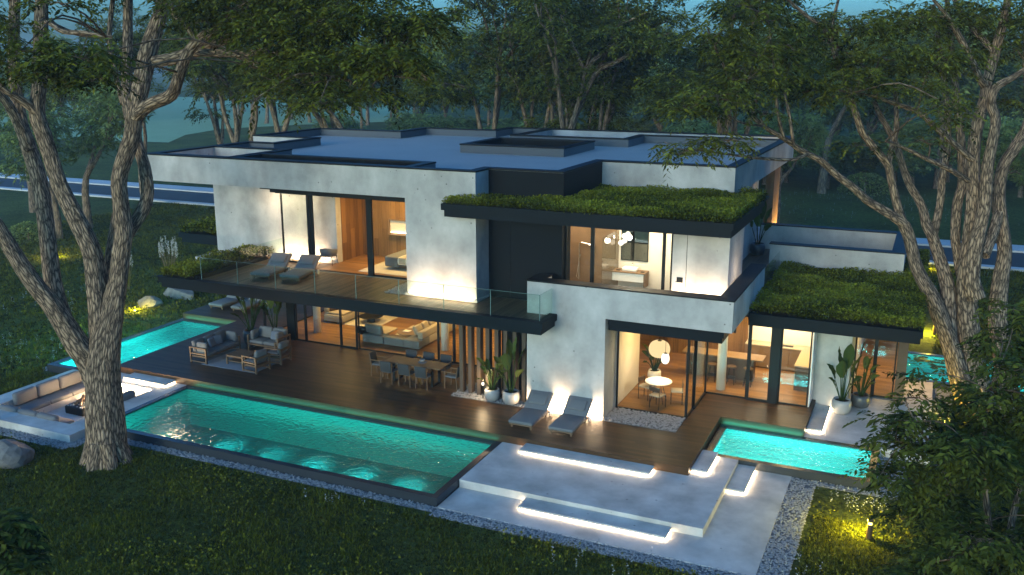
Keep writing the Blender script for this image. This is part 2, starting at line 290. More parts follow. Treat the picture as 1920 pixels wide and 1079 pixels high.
def sprays(rng, P, D, rach, n, L, W, droop=.35, tintv=None):
    m = len(P); D = nrm(D); up = np.array([0, 0, 1.]); S = nrm(np.cross(D, up) + 1e-6)
    B, DD, LL, WW, TT = [], [], [], [], []
    tintv = rng.random(m) if tintv is None else tintv
    for j in range(n):
        t = (j + 1) / n; s = 0 if j == n - 1 else (1 if j % 2 else -1)
        pos = P + D * (rach * t)[:, None]; pos[:, 2] -= droop * rach * t * t
        dd = D * (.55 if s else 1) + S * s * .85 + rng.normal(0, .18, (m, 3)); dd[:, 2] -= .25 + droop * t * .6
        B.append(pos); DD.append(nrm(dd)); k = L * (.75 + .25 * math.sin(math.pi * t)) * rng.uniform(.8, 1.15, m); LL.append(k); WW.append(k * W); TT.append(np.clip(tintv + rng.normal(0, .12, m), 0, 1))
    B = np.concatenate(B); DD = np.concatenate(DD); LL = np.concatenate(LL); WW = np.concatenate(WW); TT = np.concatenate(TT)
    upv = nrm(np.array([0, 0, 1.]) + rng.normal(0, .35, B.shape))
    V, F = leafarray(B, DD, upv, LL, WW)
    return V, F, np.repeat(TT, 4)
def leaves(rng, P, L, W, outward=None, flat=.5, tintv=None):
    m = len(P); d = nrm(rng.normal(0, 1, (m, 3)) * np.array([1, 1, flat]) + (outward if outward is not None else 0))
    up = nrm(np.array([0, 0, 1.]) + rng.normal(0, .5, (m, 3))); k = L * rng.uniform(.7, 1.25, m)
    V, F = leafarray(P, d, up, k, k * W); t = rng.random(m) if tintv is None else tintv
    return V, F, np.repeat(t, 4)
class Tubes:
    # limbs of one tree collected into one trunk mesh with UVs that follow the limb
    def __init__(s, seed=1): s.V = []; s.F = []; s.U = []; s.n = 0; s.rng = np.random.default_rng(seed)
    def add(s, pts, seg=9, sub=3, rough=.05):
        P = np.array([p[:3] for p in pts], float); r = np.array([p[3] for p in pts], float); n = len(P)
        if sub > 1 and n > 2:      # Catmull-Rom smoothing
            Q = np.vstack([2 * P[0] - P[1], P, 2 * P[-1] - P[-2]]); o = []; ro = []
            for i in range(n - 1):
                p0, p1, p2, p3 = Q[i:i + 4]
                for k in range(sub):
                    t = k / sub; o.append(.5 * (2 * p1 + (p2 - p0) * t + (2 * p0 - 5 * p1 + 4 * p2 - p3) * t * t + (3 * p1 - p0 - 3 * p2 + p3) * t ** 3)); ro.append(r[i] + (r[i + 1] - r[i]) * t)
            o.append(P[-1]); ro.append(r[-1]); P = np.array(o); r = np.array(ro); n = len(P)
        T = nrm(np.gradient(P, axis=0)); u = nrm(np.cross(T[0], [.3, .9, .1])); a = np.arange(seg) * 2 * np.pi / seg
        ln = np.concatenate([[0], np.cumsum(np.linalg.norm(np.diff(P, axis=0), axis=1))]); rings = []
        ph = s.rng.random(4) * 6
        for i in range(n):
            u = nrm(u - T[i] * (u @ T[i])); w_ = np.cross(T[i], u)
            k = 1 + rough * (np.sin(3 * a + ph[0] + ln[i] * .7) + np.sin(5 * a + ph[1] - ln[i] * 1.1)) + rough * .6 * math.sin(ln[i] * 2.1 + ph[2])
            rings.append(P[i] + (np.cos(a)[:, None] * u + np.sin(a)[:, None] * w_) * (r[i] * k)[:, None])
        V = np.concatenate(rings); i, k = np.meshgrid(np.arange(n - 1), np.arange(seg), indexing='ij'); k2 = (k + 1) % seg
        F = np.stack([i * seg + k, i * seg + k2, (i + 1) * seg + k2, (i + 1) * seg + k], -1).reshape(-1, 4)
        c = max(.3, round(2 * math.pi * r.mean() * 1.0, 1)); uu = lambda kk: kk / seg * c
        U = np.stack([np.stack([uu(k), ln[i]], -1), np.stack([uu(k + 1), ln[i]], -1), np.stack([uu(k + 1), ln[i + 1]], -1), np.stack([uu(k), ln[i + 1]], -1)], -2).reshape(-1, 2)
        s.V.append(V); s.F.append(F + s.n); s.U.append(U + s.rng.random(2) * 9); s.n += len(V)
    def build(s, m, parent, name='trunk'):
        me = np_mesh(name, np.concatenate(s.V), np.concatenate(s.F), uv=np.concatenate(s.U)); return link(name, me, m, parent, True)
class Crown:
    def __init__(s): s.V = []; s.F = []; s.T = []; s.n = 0
    def add(s, V, F, T): s.V.append(V); s.F.append(F + s.n); s.T.append(T); s.n += len(V)
    def build(s, m, parent, name='crown'):
        me = np_mesh(name, np.concatenate(s.V), np.concatenate(s.F), np.concatenate(s.T)); return link(name, me, m, parent)
LIMBS={'left':[[(-22.27,19.03,-0.66,0.674),(-22.32,19.07,-0.3,0.612),(-22.46,19.24,0.67,0.551),(-22.57,19.4,1.56,0.519),(-22.63,19.53,2.29,0.519),(-22.6,19.73,3.09,0.458),(-22.48,19.97,3.9,0.351),(-22.38,20.24,4.86,0.273)],[(-22.77,19.46,1.77,0.398),(-23.01,19.37,2.6,0.38),(-23.21,19.2,3.08,0.348),(-23.45,19.05,3.68,0.315),(-23.76,18.89,4.36,0.284),(-24.14,18.69,5.02,0.252),(-24.52,18.52,5.8,0.221),(-24.87,18.38,6.61,0.205),(-25.46,18.21,7.73,0.189),(-25.92,18.17,9.11,0.159),(-26.12,18.32,10.78,0.129),(-26.02,18.56,12.27,0.1)],[(-23.74,19.28,3.55,0.304),(-24.05,19.43,4.11,0.259),(-24.4,19.6,4.8,0.246),(-24.67,19.81,5.49,0.246),(-25.05,20.1,6.68,0.247),(-25.48,20.37,7.87,0.233),(-26.01,20.56,8.89,0.234),(-26.41,20.72,9.64,0.204),(-26.81,21.02,10.87,0.189),(-27.04,21.28,11.69,0.174),(-27.27,21.71,13.15,0.159),(-27.41,22.12,14.36,0.127)],[(-25.62,20.29,8.79,0.185),(-25.83,20.13,9.77,0.153),(-25.94,19.89,10.34,0.136),(-26.22,19.62,11.06,0.12),(-26.42,19.52,12.3,0.088)],[(-22.69,19.45,1.61,0.398),(-22.75,19.66,2.75,0.382),(-22.85,19.85,3.88,0.336),(-23.02,19.97,4.85,0.304),(-23.19,20.07,5.79,0.288),(-23.67,20.06,6.78,0.258),(-24.15,20.04,7.79,0.242),(-24.41,20.07,8.58,0.226),(-24.63,20.08,9.25,0.226),(-24.84,20.1,9.93,0.225),(-24.83,20.3,10.9,0.21),(-24.9,20.62,12.46,0.194),(-24.91,20.88,13.71,0.165),(-24.84,21.18,14.95,0.119)],[(-24.77,20.07,9.88,0.15),(-24.9,19.82,10.21,0.134),(-25.06,19.53,10.48,0.118),(-25.22,19.26,10.76,0.102),(-25.47,19.02,11.38,0.073)],[(-24.78,20.69,12.62,0.074),(-24.32,20.5,12.53,0.073),(-23.66,20.37,12.29,0.073),(-22.81,20.38,12.25,0.058),(-21.96,20.36,12.12,0.043)],[(-22.44,19.98,3.98,0.304),(-22.34,20.21,4.87,0.273),(-22.3,20.42,5.8,0.258),(-22.25,20.55,6.39,0.258),(-22.38,20.65,7.19,0.242),(-22.48,20.76,7.99,0.241),(-22.31,20.99,8.78,0.241),(-22.17,21.13,9.25,0.24),(-22.15,21.25,9.88,0.24)],[(-22.28,21.27,9.77,0.195),(-22.77,21.67,10.49,0.167),(-23.18,22.24,11.69,0.154),(-23.63,22.9,13.33,0.14),(-23.95,23.49,14.51,0.111)],[(-22.08,21.25,9.77,0.255),(-22.09,21.58,10.66,0.271),(-22.05,22.01,11.84,0.257),(-21.9,22.44,12.87,0.212),(-21.87,22.78,13.74,0.182),(-21.76,23.18,14.7,0.137)],[(-22.14,21.23,9.77,0.21),(-21.48,21.3,10.19,0.193),(-20.7,21.39,10.5,0.176),(-20.32,21.39,11.12,0.16),(-19.88,21.43,11.8,0.158),(-19.12,21.59,12.34,0.142),(-18.12,21.88,13.02,0.126),(-17.19,22.13,13.63,0.097),(-16.1,22.41,14.1,0.069)],[(-21.8,21.94,11.43,0.18),(-20.93,22.09,11.57,0.179),(-19.87,22.38,11.94,0.163),(-18.83,22.66,12.29,0.132),(-17.72,22.96,12.59,0.101),(-16.6,23.25,12.85,0.072),(-15.34,23.57,12.94,0.043)],[(-20.42,22.07,11.71,0.118),(-19.05,22.0,11.68,0.115),(-17.94,21.83,11.67,0.099),(-16.95,21.67,11.96,0.083),(-16.07,21.49,12.33,0.068),(-14.94,21.39,12.56,0.04)],[(-18.91,22.17,11.65,0.087),(-17.5,21.71,11.23,0.071),(-16.3,21.21,11.06,0.054),(-14.97,20.84,11.11,0.039),(-13.8,20.35,10.99,0.025)],[(-17.73,22.17,11.75,0.072),(-16.57,21.73,11.55,0.055),(-15.33,21.36,11.45,0.054),(-14.2,20.95,11.39,0.039),(-12.84,20.59,11.13,0.025),(-11.44,20.29,11.02,0.024)],[(-22.51,20.74,6.09,0.215),(-22.34,21.06,6.55,0.2),(-22.19,21.36,7.02,0.201),(-22.22,21.6,7.54,0.186),(-22.48,21.8,8.28,0.186),(-22.81,21.94,8.92,0.171),(-23.03,22.1,9.49,0.172)],[(-23.07,20.37,3.55,0.219),(-23.23,20.65,4.86,0.171),(-23.21,20.96,6.0,0.156),(-23.2,21.19,6.81,0.125)],[(-22.96,21.64,10.17,0.076),(-23.59,22.06,11.2,0.077),(-24.13,22.46,12.02,0.079),(-24.48,22.95,12.86,0.08),(-24.78,23.52,13.89,0.064)],[(-23.87,22.34,12.18,0.062),(-24.51,21.69,12.25,0.061),(-24.85,21.22,12.48,0.061),(-24.8,20.92,12.66,0.046)],[(-19.57,21.4,11.97,0.086),(-20.22,21.62,12.51,0.086),(-20.79,21.83,12.82,0.073),(-21.22,22.21,13.53,0.06)]],'right':[[(2.62,33.91,-0.86,0.753),(2.5,33.95,-0.5,0.632),(2.34,33.99,-0.09,0.542),(2.13,34.12,0.75,0.452),(1.93,34.2,1.37,0.407),(1.7,34.38,2.44,0.376)],[(2.41,33.84,-0.77,0.391),(2.0,33.78,-0.03,0.376),(1.59,33.77,0.92,0.33),(1.23,33.81,1.93,0.299),(0.78,33.8,2.94,0.269),(0.41,33.77,3.72,0.239),(0.15,33.69,4.14,0.223),(-0.16,33.64,4.73,0.207),(-0.44,33.67,5.62,0.193),(-0.67,33.62,6.11,0.192)],[(-0.61,33.64,6.06,0.162),(-1.17,33.15,6.51,0.146),(-1.81,32.63,6.95,0.13),(-2.26,32.2,7.42,0.129),(-2.75,31.73,7.84,0.113),(-3.24,31.29,8.34,0.098),(-3.74,30.8,8.65,0.097),(-4.06,30.37,8.93,0.082),(-4.26,29.98,9.12,0.081),(-4.82,29.48,9.51,0.067),(-5.2,29.06,9.92,0.066),(-5.57,28.7,10.52,0.052),(-5.91,28.4,11.3,0.039),(-6.15,28.09,11.88,0.039),(-6.34,27.8,12.43,0.025)],[(-3.97,30.19,8.93,0.055),(-4.05,30.1,9.28,0.054),(-4.17,30.07,9.89,0.054),(-4.33,30.02,10.49,0.04),(-4.32,30.04,11.05,0.027)],[(-4.25,29.89,9.14,0.054),(-4.43,29.51,9.92,0.053),(-4.53,29.22,10.91,0.039),(-4.69,28.95,12.06,0.025),(-4.75,28.6,12.73,0.025)],[(-3.57,30.5,8.6,0.055),(-3.94,29.48,8.52,0.053),(-4.56,28.39,8.63,0.052),(-5.15,27.33,8.79,0.038),(-5.75,26.27,8.97,0.025),(-6.13,25.31,9.11,0.024)],[(-4.79,29.3,9.52,0.04),(-5.27,28.22,9.68,0.039),(-5.71,27.23,10.11,0.025),(-5.99,26.31,10.51,0.025)],[(-0.65,33.62,6.07,0.162),(-0.85,33.53,6.53,0.147),(-1.16,33.54,7.5,0.132),(-1.33,33.49,8.07,0.131),(-1.69,33.33,8.51,0.116),(-2.05,33.16,8.95,0.116),(-2.23,33.03,9.22,0.116),(-2.54,32.98,9.99,0.101),(-2.76,32.93,10.64,0.101),(-3.1,32.83,11.28,0.086),(-3.35,32.79,12.0,0.085),(-3.71,32.65,12.54,0.071),(-4.12,32.42,12.84,0.057),(-4.75,32.16,13.37,0.043)],[(-3.31,32.43,11.95,0.057),(-3.39,32.97,12.71,0.057),(-3.34,33.56,13.41,0.043),(-3.39,34.11,14.12,0.043)],[(-3.36,32.87,12.0,0.057),(-2.65,32.73,11.53,0.057),(-1.95,32.58,11.06,0.056),(-1.61,32.36,10.95,0.042)],[(-1.34,33.83,8.0,0.118),(-1.31,34.21,8.45,0.104),(-1.25,34.61,8.87,0.105),(-1.23,34.97,9.26,0.09),(-1.32,35.35,9.91,0.091),(-1.41,35.75,10.63,0.076)],[(1.15,34.04,2.08,0.271),(0.98,34.46,3.48,0.257),(0.88,34.68,3.99,0.243),(0.58,34.88,4.78,0.213),(0.25,35.05,5.53,0.183),(0.04,35.18,5.88,0.168),(-0.2,35.37,6.53,0.139),(-0.64,35.47,7.21,0.139),(-0.98,35.65,7.96,0.124),(-1.22,35.83,8.59,0.108),(-1.85,35.94,9.6,0.093),(-2.08,36.09,10.05,0.078)],[(0.3,35.15,5.52,0.138),(0.4,35.7,6.52,0.139),(0.4,36.18,7.4,0.139),(0.44,36.69,8.3,0.14),(0.37,37.19,9.4,0.125),(0.11,37.69,10.78,0.111),(-0.2,38.15,12.1,0.095),(-0.52,38.61,13.43,0.08)],[(1.7,35.09,3.41,0.244),(1.31,35.28,4.29,0.198),(1.12,35.5,4.95,0.169),(1.01,35.69,5.39,0.17),(0.97,36.1,6.5,0.17),(1.07,36.45,7.18,0.155),(0.97,36.77,8.09,0.156),(0.79,37.1,9.13,0.14),(0.45,37.52,10.79,0.125),(0.11,37.94,12.46,0.11),(-0.13,38.36,13.96,0.079)],[(1.93,34.2,1.37,0.362),(1.7,34.38,2.44,0.362),(1.54,34.6,3.51,0.331),(1.43,34.85,4.63,0.271),(1.49,35.3,6.18,0.256),(1.36,35.6,7.52,0.226),(1.28,35.8,8.41,0.211),(1.3,36.04,9.27,0.196),(1.44,36.35,10.16,0.18),(1.46,36.49,10.64,0.18),(1.6,36.84,11.71,0.166),(1.77,37.22,12.83,0.135),(1.82,37.47,13.67,0.121),(1.78,37.78,14.92,0.09)],[(1.43,36.46,10.6,0.135),(1.22,36.1,10.86,0.134),(0.75,35.78,11.71,0.118),(0.35,35.43,12.36,0.102),(0.01,35.08,12.87,0.072),(-0.48,34.66,13.4,0.057)],[(1.6,36.84,11.71,0.105),(0.95,37.12,12.43,0.107),(0.38,37.43,13.17,0.092),(-0.04,37.83,13.92,0.078)],[(1.24,35.49,8.17,0.12),(0.46,34.81,8.88,0.103),(-0.08,34.17,9.38,0.102),(-0.59,33.53,9.84,0.086),(-1.24,32.79,10.11,0.071),(-1.85,32.05,10.35,0.056),(-2.44,31.29,10.48,0.041)],[(1.19,35.17,7.47,0.089),(0.56,34.52,7.91,0.089),(-0.12,33.83,8.27,0.072),(-0.79,33.15,8.65,0.057),(-1.43,32.46,8.94,0.043)],[(1.82,34.19,3.64,0.296),(1.61,34.22,4.35,0.252),(1.63,34.45,5.41,0.251),(1.76,34.73,6.53,0.221),(1.75,34.89,7.41,0.191),(1.73,34.99,8.06,0.19),(1.79,35.18,8.93,0.175),(1.79,35.27,9.54,0.161),(1.61,35.25,10.03,0.146),(1.68,35.36,10.58,0.131),(2.19,35.61,10.93,0.102),(2.78,35.92,11.36,0.087)],[(2.91,34.46,-0.52,0.517),(3.08,34.84,0.56,0.365),(2.89,35.04,1.64,0.335),(2.61,35.21,2.72,0.304),(2.57,35.53,3.97,0.258),(2.61,35.83,5.02,0.243),(2.37,36.02,6.13,0.228),(2.23,36.2,7.03,0.212),(2.3,36.47,7.93,0.198),(2.64,36.81,8.62,0.198),(2.93,37.2,9.55,0.167),(2.67,37.56,11.35,0.137),(2.57,38.0,13.15,0.107)],[(1.92,34.62,5.04,0.178),(2.12,35.28,5.68,0.18),(2.27,35.92,6.33,0.166)]]}
PADS={'left':[(-19.62,15.65,11.7,0.81,0.47,49),(-18.36,16.17,11.52,0.87,0.52,58),(-17.92,16.26,11.1,0.5,0.35,22),(-19.11,15.73,11.16,0.62,0.31,25),(-19.81,17.0,12.85,0.78,0.26,16),(-21.68,17.15,12.31,0.54,0.34,14),(-18.33,21.62,12.84,1.35,0.6,72),(-19.42,21.62,12.57,0.92,0.43,33),(-15.93,20.84,12.21,1.42,0.64,90),(-14.36,21.02,12.33,1.53,0.76,121),(-12.96,21.12,12.45,1.22,0.68,90),(-14.22,20.27,11.39,1.5,0.57,92),(-16.12,20.57,11.52,0.99,0.43,42),(-12.94,20.28,11.39,1.2,0.56,75),(-12.19,21.39,12.18,0.82,0.54,48),(-14.59,19.39,10.88,1.2,0.27,36),(-13.19,19.42,10.74,0.78,0.29,26),(-17.47,21.52,13.1,1.77,0.44,72),(-19.96,21.52,13.09,1.07,0.34,30),(-22.55,22.75,13.61,1.98,0.46,67),(-14.74,21.64,13.17,2.13,0.57,120),(-12.08,20.12,11.46,0.78,0.49,45),(-12.6,19.7,10.76,0.52,0.26,16),(-11.86,21.65,12.58,0.54,0.41,14),(-16.02,21.71,11.38,0.88,0.59,48),(-17.53,21.28,12.31,0.88,0.44,36),(-13.15,18.26,10.55,0.5,0.17,11),(-14.86,18.07,10.59,0.38,0.15,5),(-25.37,21.78,14.73,2.64,0.99,134),(-21.6,22.36,14.77,2.86,0.95,151),(-27.69,21.58,13.68,1.7,0.68,56),(-26.89,19.4,12.61,1.59,0.95,84),(-17.34,21.93,14.39,2.36,0.74,112),(-25.5,18.52,11.23,1.23,0.46,33)],'right':[(-6.17,25.5,9.06,0.71,0.27,17),(-5.51,26.17,9.18,0.75,0.27,18),(-5.12,26.38,9.33,0.6,0.18,9),(-6.43,26.02,10.15,0.89,0.39,31),(-5.76,26.98,10.49,0.99,0.49,41),(-5.13,27.94,10.92,0.93,0.5,38),(-4.78,28.28,11.6,0.93,0.54,42),(-4.3,30.56,10.88,0.91,0.53,35),(-3.65,31.33,10.54,1.02,0.47,33),(-6.17,27.79,12.13,0.85,0.54,38),(-4.74,28.56,12.58,0.85,0.5,28),(-5.49,28.35,13.03,0.77,0.31,16),(-3.96,32.2,12.2,0.77,0.6,25),(-2.73,32.82,12.45,1.29,0.77,67),(-1.85,32.97,11.53,1.46,0.72,71),(-0.73,33.95,11.19,1.31,0.66,57),(-1.36,34.58,12.48,1.33,0.8,67),(-0.35,36.25,12.78,1.56,0.83,76),(-2.48,31.38,10.88,1.08,0.53,41),(0.18,33.32,11.53,0.93,0.64,41),(-0.94,32.01,10.64,1.25,0.37,33),(1.23,36.99,12.87,1.28,1.01,77),(2.33,38.32,11.81,1.04,0.85,49),(0.22,29.05,10.29,0.54,0.3,14),(0.52,28.52,9.89,0.44,0.22,9),(-2.2,33.19,8.73,0.89,0.2,8),(-0.43,34.03,8.89,0.71,0.18,6),(-4.71,28.98,9.89,0.45,0.22,6),(-3.3,32.84,11.36,1.05,0.52,36),(-4.26,29.73,11.92,0.64,0.48,24),(-2.89,31.07,10.4,0.67,0.25,12),(1.73,37.58,10.06,0.76,0.3,8),(-3.02,34.37,14.46,2.84,0.89,112),(0.23,36.99,14.56,2.94,0.92,112),(3.45,37.87,12.42,2.2,1.28,117),(-5.07,31.04,13.95,1.66,0.67,56)],'shrub':[(2.56,17.63,2.87,0.46,0.19,24),(2.39,16.16,3.45,0.43,0.23,31),(0.66,18.4,3.12,0.49,0.28,31),(1.48,15.74,5.14,0.33,0.19,22),(2.88,19.15,1.73,0.47,0.22,23),(1.5,16.56,2.72,0.46,0.21,28),(1.49,18.78,4.31,0.39,0.21,20),(1.34,17.0,5.81,0.41,0.21,25),(2.55,18.86,5.83,0.42,0.2,21),(0.37,17.35,5.11,0.46,0.2,25),(2.27,19.43,6.17,0.37,0.2,18),(1.32,17.53,5.85,0.39,0.19,20),(2.25,15.25,3.25,0.4,0.23,32),(0.8,18.2,1.1,0.51,0.23,26),(1.62,16.82,2.97,0.38,0.19,20),(2.23,16.62,5.82,0.32,0.16,16),(2.13,19.87,4.42,0.43,0.2,19),(0.21,16.56,3.59,0.36,0.17,17),(0.65,17.42,1.31,0.38,0.24,22),(1.07,16.21,2.2,0.41,0.19,22),(0.49,14.59,3.52,0.41,0.19,28),(2.09,18.45,6.2,0.35,0.26,25),(2.73,19.3,4.5,0.51,0.25,30),(2.02,19.18,3.86,0.39,0.21,18),(2.73,18.57,1.65,0.42,0.25,25),(1.79,17.86,2.48,0.44,0.24,27),(0.71,18.33,1.28,0.54,0.2,24),(2.37,16.09,4.33,0.32,0.23,24),(2.71,18.28,3.36,0.36,0.19,18),(1.28,15.01,4.22,0.42,0.17,25),(2.31,19.76,6.59,0.51,0.2,23),(2.01,15.96,3.2,0.39,0.24,30),(1.54,17.55,5.37,0.47,0.24,32),(1.23,16.26,2.91,0.42,0.18,22),(2.09,18.98,3.78,0.37,0.27,23),(0.9,16.7,3.04,0.39,0.19,20),(2.54,20.06,6.05,0.39,0.25,22),(1.0,15.52,5.51,0.42,0.22,32),(2.08,17.77,6.11,0.38,0.25,26),(1.69,16.5,6.61,0.43,0.17,24),(1.07,18.31,4.97,0.45,0.27,30),(1.12,15.54,5.25,0.4,0.19,27),(0.59,18.45,1.67,0.44,0.27,26),(1.75,18.94,2.78,0.48,0.22,24),(1.31,17.9,1.75,0.41,0.27,27),(1.38,16.88,4.99,0.35,0.24,24),(1.53,19.23,5.94,0.38,0.2,18),(0.34,15.76,2.76,0.38,0.22,24),(1.0,15.92,2.65,0.35,0.22,23),(2.08,15.92,3.65,0.43,0.24,33),(1.46,18.46,4.05,0.46,0.28,30),(2.48,19.41,6.11,0.47,0.25,28),(1.61,16.64,2.99,0.38,0.25,27),(1.52,15.83,3.05,0.42,0.19,24),(0.64,16.46,4.01,0.48,0.25,35),(0.86,14.77,3.88,0.34,0.19,22),(0.18,16.22,4.5,0.43,0.22,28),(2.84,19.76,2.96,0.41,0.2,17),(2.53,15.71,3.25,0.39,0.18,24),(2.45,16.28,3.05,0.43,0.17,23),(0.77,17.19,1.79,0.38,0.26,25),(1.37,15.4,2.92,0.35,0.2,23),(0.18,17.15,5.66,0.38,0.13,11),(-0.25,16.33,5.44,0.33,0.1,7),(-0.09,16.31,5.13,0.33,0.13,10),(-0.24,15.6,4.81,0.29,0.11,6),(0.17,16.52,5.44,0.39,0.18,16),(0.32,17.84,5.92,0.39,0.12,7),(1.63,18.74,7.05,0.44,0.22,19),(1.42,18.49,6.48,0.39,0.24,20),(0.1,16.34,4.9,0.55,0.28,36)],'corner':[(-13.34,9.15,4.09,0.39,0.19,23),(-13.08,8.95,3.72,0.43,0.22,31),(-13.83,9.2,3.81,0.45,0.36,40)]}

# ------------------------------------------------------------------ ground, road, paving, deck
ZP, ZL, ZG = -.24, -.48, -.53
P1 = (-24.4, -11.53, 20.5, 24.73); P2 = (-5.5, -.62, 26.46, 29.1); P3 = (-31.2, -28.02, 24.3, 31.72); P4 = (-.45, 4.6, 36.5, 40.2)
PIT = (-29.75, -24.41, 19.5, 24.72)
lawn = struct(MB().cells([(-620, 620, -120, 700)], [P1, P2, P3, P4, PIT], ZG).build('lawn', 'lawn'))
struct(MB().box(-400, 300, 61.0, 66.4, ZG - .3, ZG + .004).build('road', 'road'))
struct(MB().box(-400, 300, 60.3, 61.0, ZG - .3, ZG + .12).build('pavement', 'kerb'))
struct(MB().box(-400, 300, 66.4, 68.6, ZG - .3, ZG + .12).build('pavement', 'kerb'))
deck = struct(MB().box(-28, -5.55, 24.75, 29.1, ZP - .3, 0).box(-28, -2.87, 29.1, 33.5, -.6, 0).box(-31.2, -28, 31.75, 45, -.6, 0).box(-28, -2.87, 33.5, 45, -.6, -.001).build('deck', 'deck'))
low = struct(MB().box(-11.5, -2.87, 20.46, 26.46, -.9, ZL).build('concrete_path', 'pave'))
plat = struct(MB().box(-11.5, -4.44, 21.8, 24.75, ZL, ZP).box(-5.55, -4.44, 24.75, 26.46, ZL, ZP).build('concrete_platform', 'pave'))
patio = struct(MB().box(-2.87, .84, 29.12, 36.4, -.7, ZP).build('patio', 'pave'))
def step(x0, x1, y0, y1, z, parent, lit):
    s = MB().rbox(x0, x1, y0, y1, z - .07, z, r=.008, seg=1).build('step', 'pave', parent)
    MB().box(x0 + .09, x1 - .09, y0 + .1, y1 - .001, z - .12, z - .07).build('step_base', 'pave', s)
    b = MB()
    if 'S' in lit: b.box(x0 + .03, x1 - .03, y0 + .03, y0 + .07, z - .09, z - .07)
    if 'E' in lit: b.box(x1 - .07, x1 - .03, y0 + .08, y1 - .02, z - .091, z - .071)
    if 'W' in lit: b.box(x0 + .03, x0 + .07, y0 + .08, y1 - .02, z - .091, z - .071)
    b.build('light_strip', 'led', s)
step(-10.68, -6.57, 24.2, 24.745, -.12, plat, 'SEW'); step(-5.545, -5.06, 25.0, 26.5, -.12, plat, 'SE')
step(-9.4, -5.27, 21.22, 21.795, -.36, low, 'SEW'); step(-4.435, -3.92, 24.65, 26.44, -.36, low, 'SE')
step(-2.865, -2.37, 29.6, 32.0, -.12, patio, 'SE')
step(-27.0, -24.94, 24.18, 24.74, -.12, None, 'SE')
for o in list(col.objects):
    if o.name.startswith('step') and o.parent is None: struct(o)

# gravel beds
rng = np.random.default_rng(11)
gr = MB(); GR = [(-11.5, -2.5, 20.0, 20.46), (-24.4, -11.5, 20.2, 20.5), (-2.87, -2.15, 20.0, 26.46), (-2.15, .1, 26.2, 26.46), (-.62, .2, 26.46, 29.1), (-29.2, -24.2, 19.05, 19.5), (-24.41, -24.0, 19.3, 20.5), (.84, 1.5, 29.0, 36.4), (-31.6, -31.2, 24.3, 33.4), (-31.6, -31.2, 33.4, 45), (-30.2, -29.75, 19.5, 25.2), (-.1, 4.6, 36.0, 36.5)]
GH = [(-14.62, -11.76, 27.18, 28.7, .004), (-9.0, -6.57, 27.18, 28.44, .004)]; GT = (-17.5, -16.62, 27.6, 29.2, 3.36)
def pebbles(name, rects, size, dens, parent=None):
    Vs, Fs, n = [], [], 0
    base = np.array([(1, 0, 0), (0, 1, 0), (-1, 0, 0), (0, -1, 0), (0, 0, .8), (.5, .5, -.5), (-.5, -.5, -.5)], float)
    fc = np.array([(0, 1, 4), (1, 2, 4), (2, 3, 4), (3, 0, 4), (0, 5, 1), (2, 6, 3)])
    for x0, x1, y0, y1, z in rects:
        k = int((x1 - x0) * (y1 - y0) * dens)
        if k < 1: continue
        c = np.stack([rng.uniform(x0, x1, k), rng.uniform(y0, y1, k), z + rng.uniform(.0, .035, k)], 1); s_ = size * rng.uniform(.6, 1.5, (k, 1, 3)) * np.array([1, 1, .65])
        a = rng.uniform(0, 6.3, k); ca, sa = np.cos(a), np.sin(a); b = base[None] * s_; bx = b[..., 0] * ca[:, None] - b[..., 1] * sa[:, None]; by = b[..., 0] * sa[:, None] + b[..., 1] * ca[:, None]
        V = np.stack([bx, by, b[..., 2]], -1) + c[:, None]; Vs.append(V.reshape(-1, 3)); Fs.append((np.arange(k)[:, None, None] * 7 + fc[None]).reshape(-1, 3) + n); n += k * 7
    me = np_mesh(name, np.concatenate(Vs), np.concatenate(Fs)); return stuff(link(name, me, 'pebble', parent))
for x0, x1, y0, y1 in GR: gr.box(x0, x1, y0, y1, ZG - .1, ZG + .012)
for x0, x1, y0, y1, z in GH: gr.box(x0, x1, y0, y1, 0, z + .004)
struct(gr.build('gravel_bed', 'gravelbase'))
pebbles('gravel', [(*r, ZG + .015) for r in GR] + [(a, b, c, d, .012) for a, b, c, d, z in GH], .034, 380)

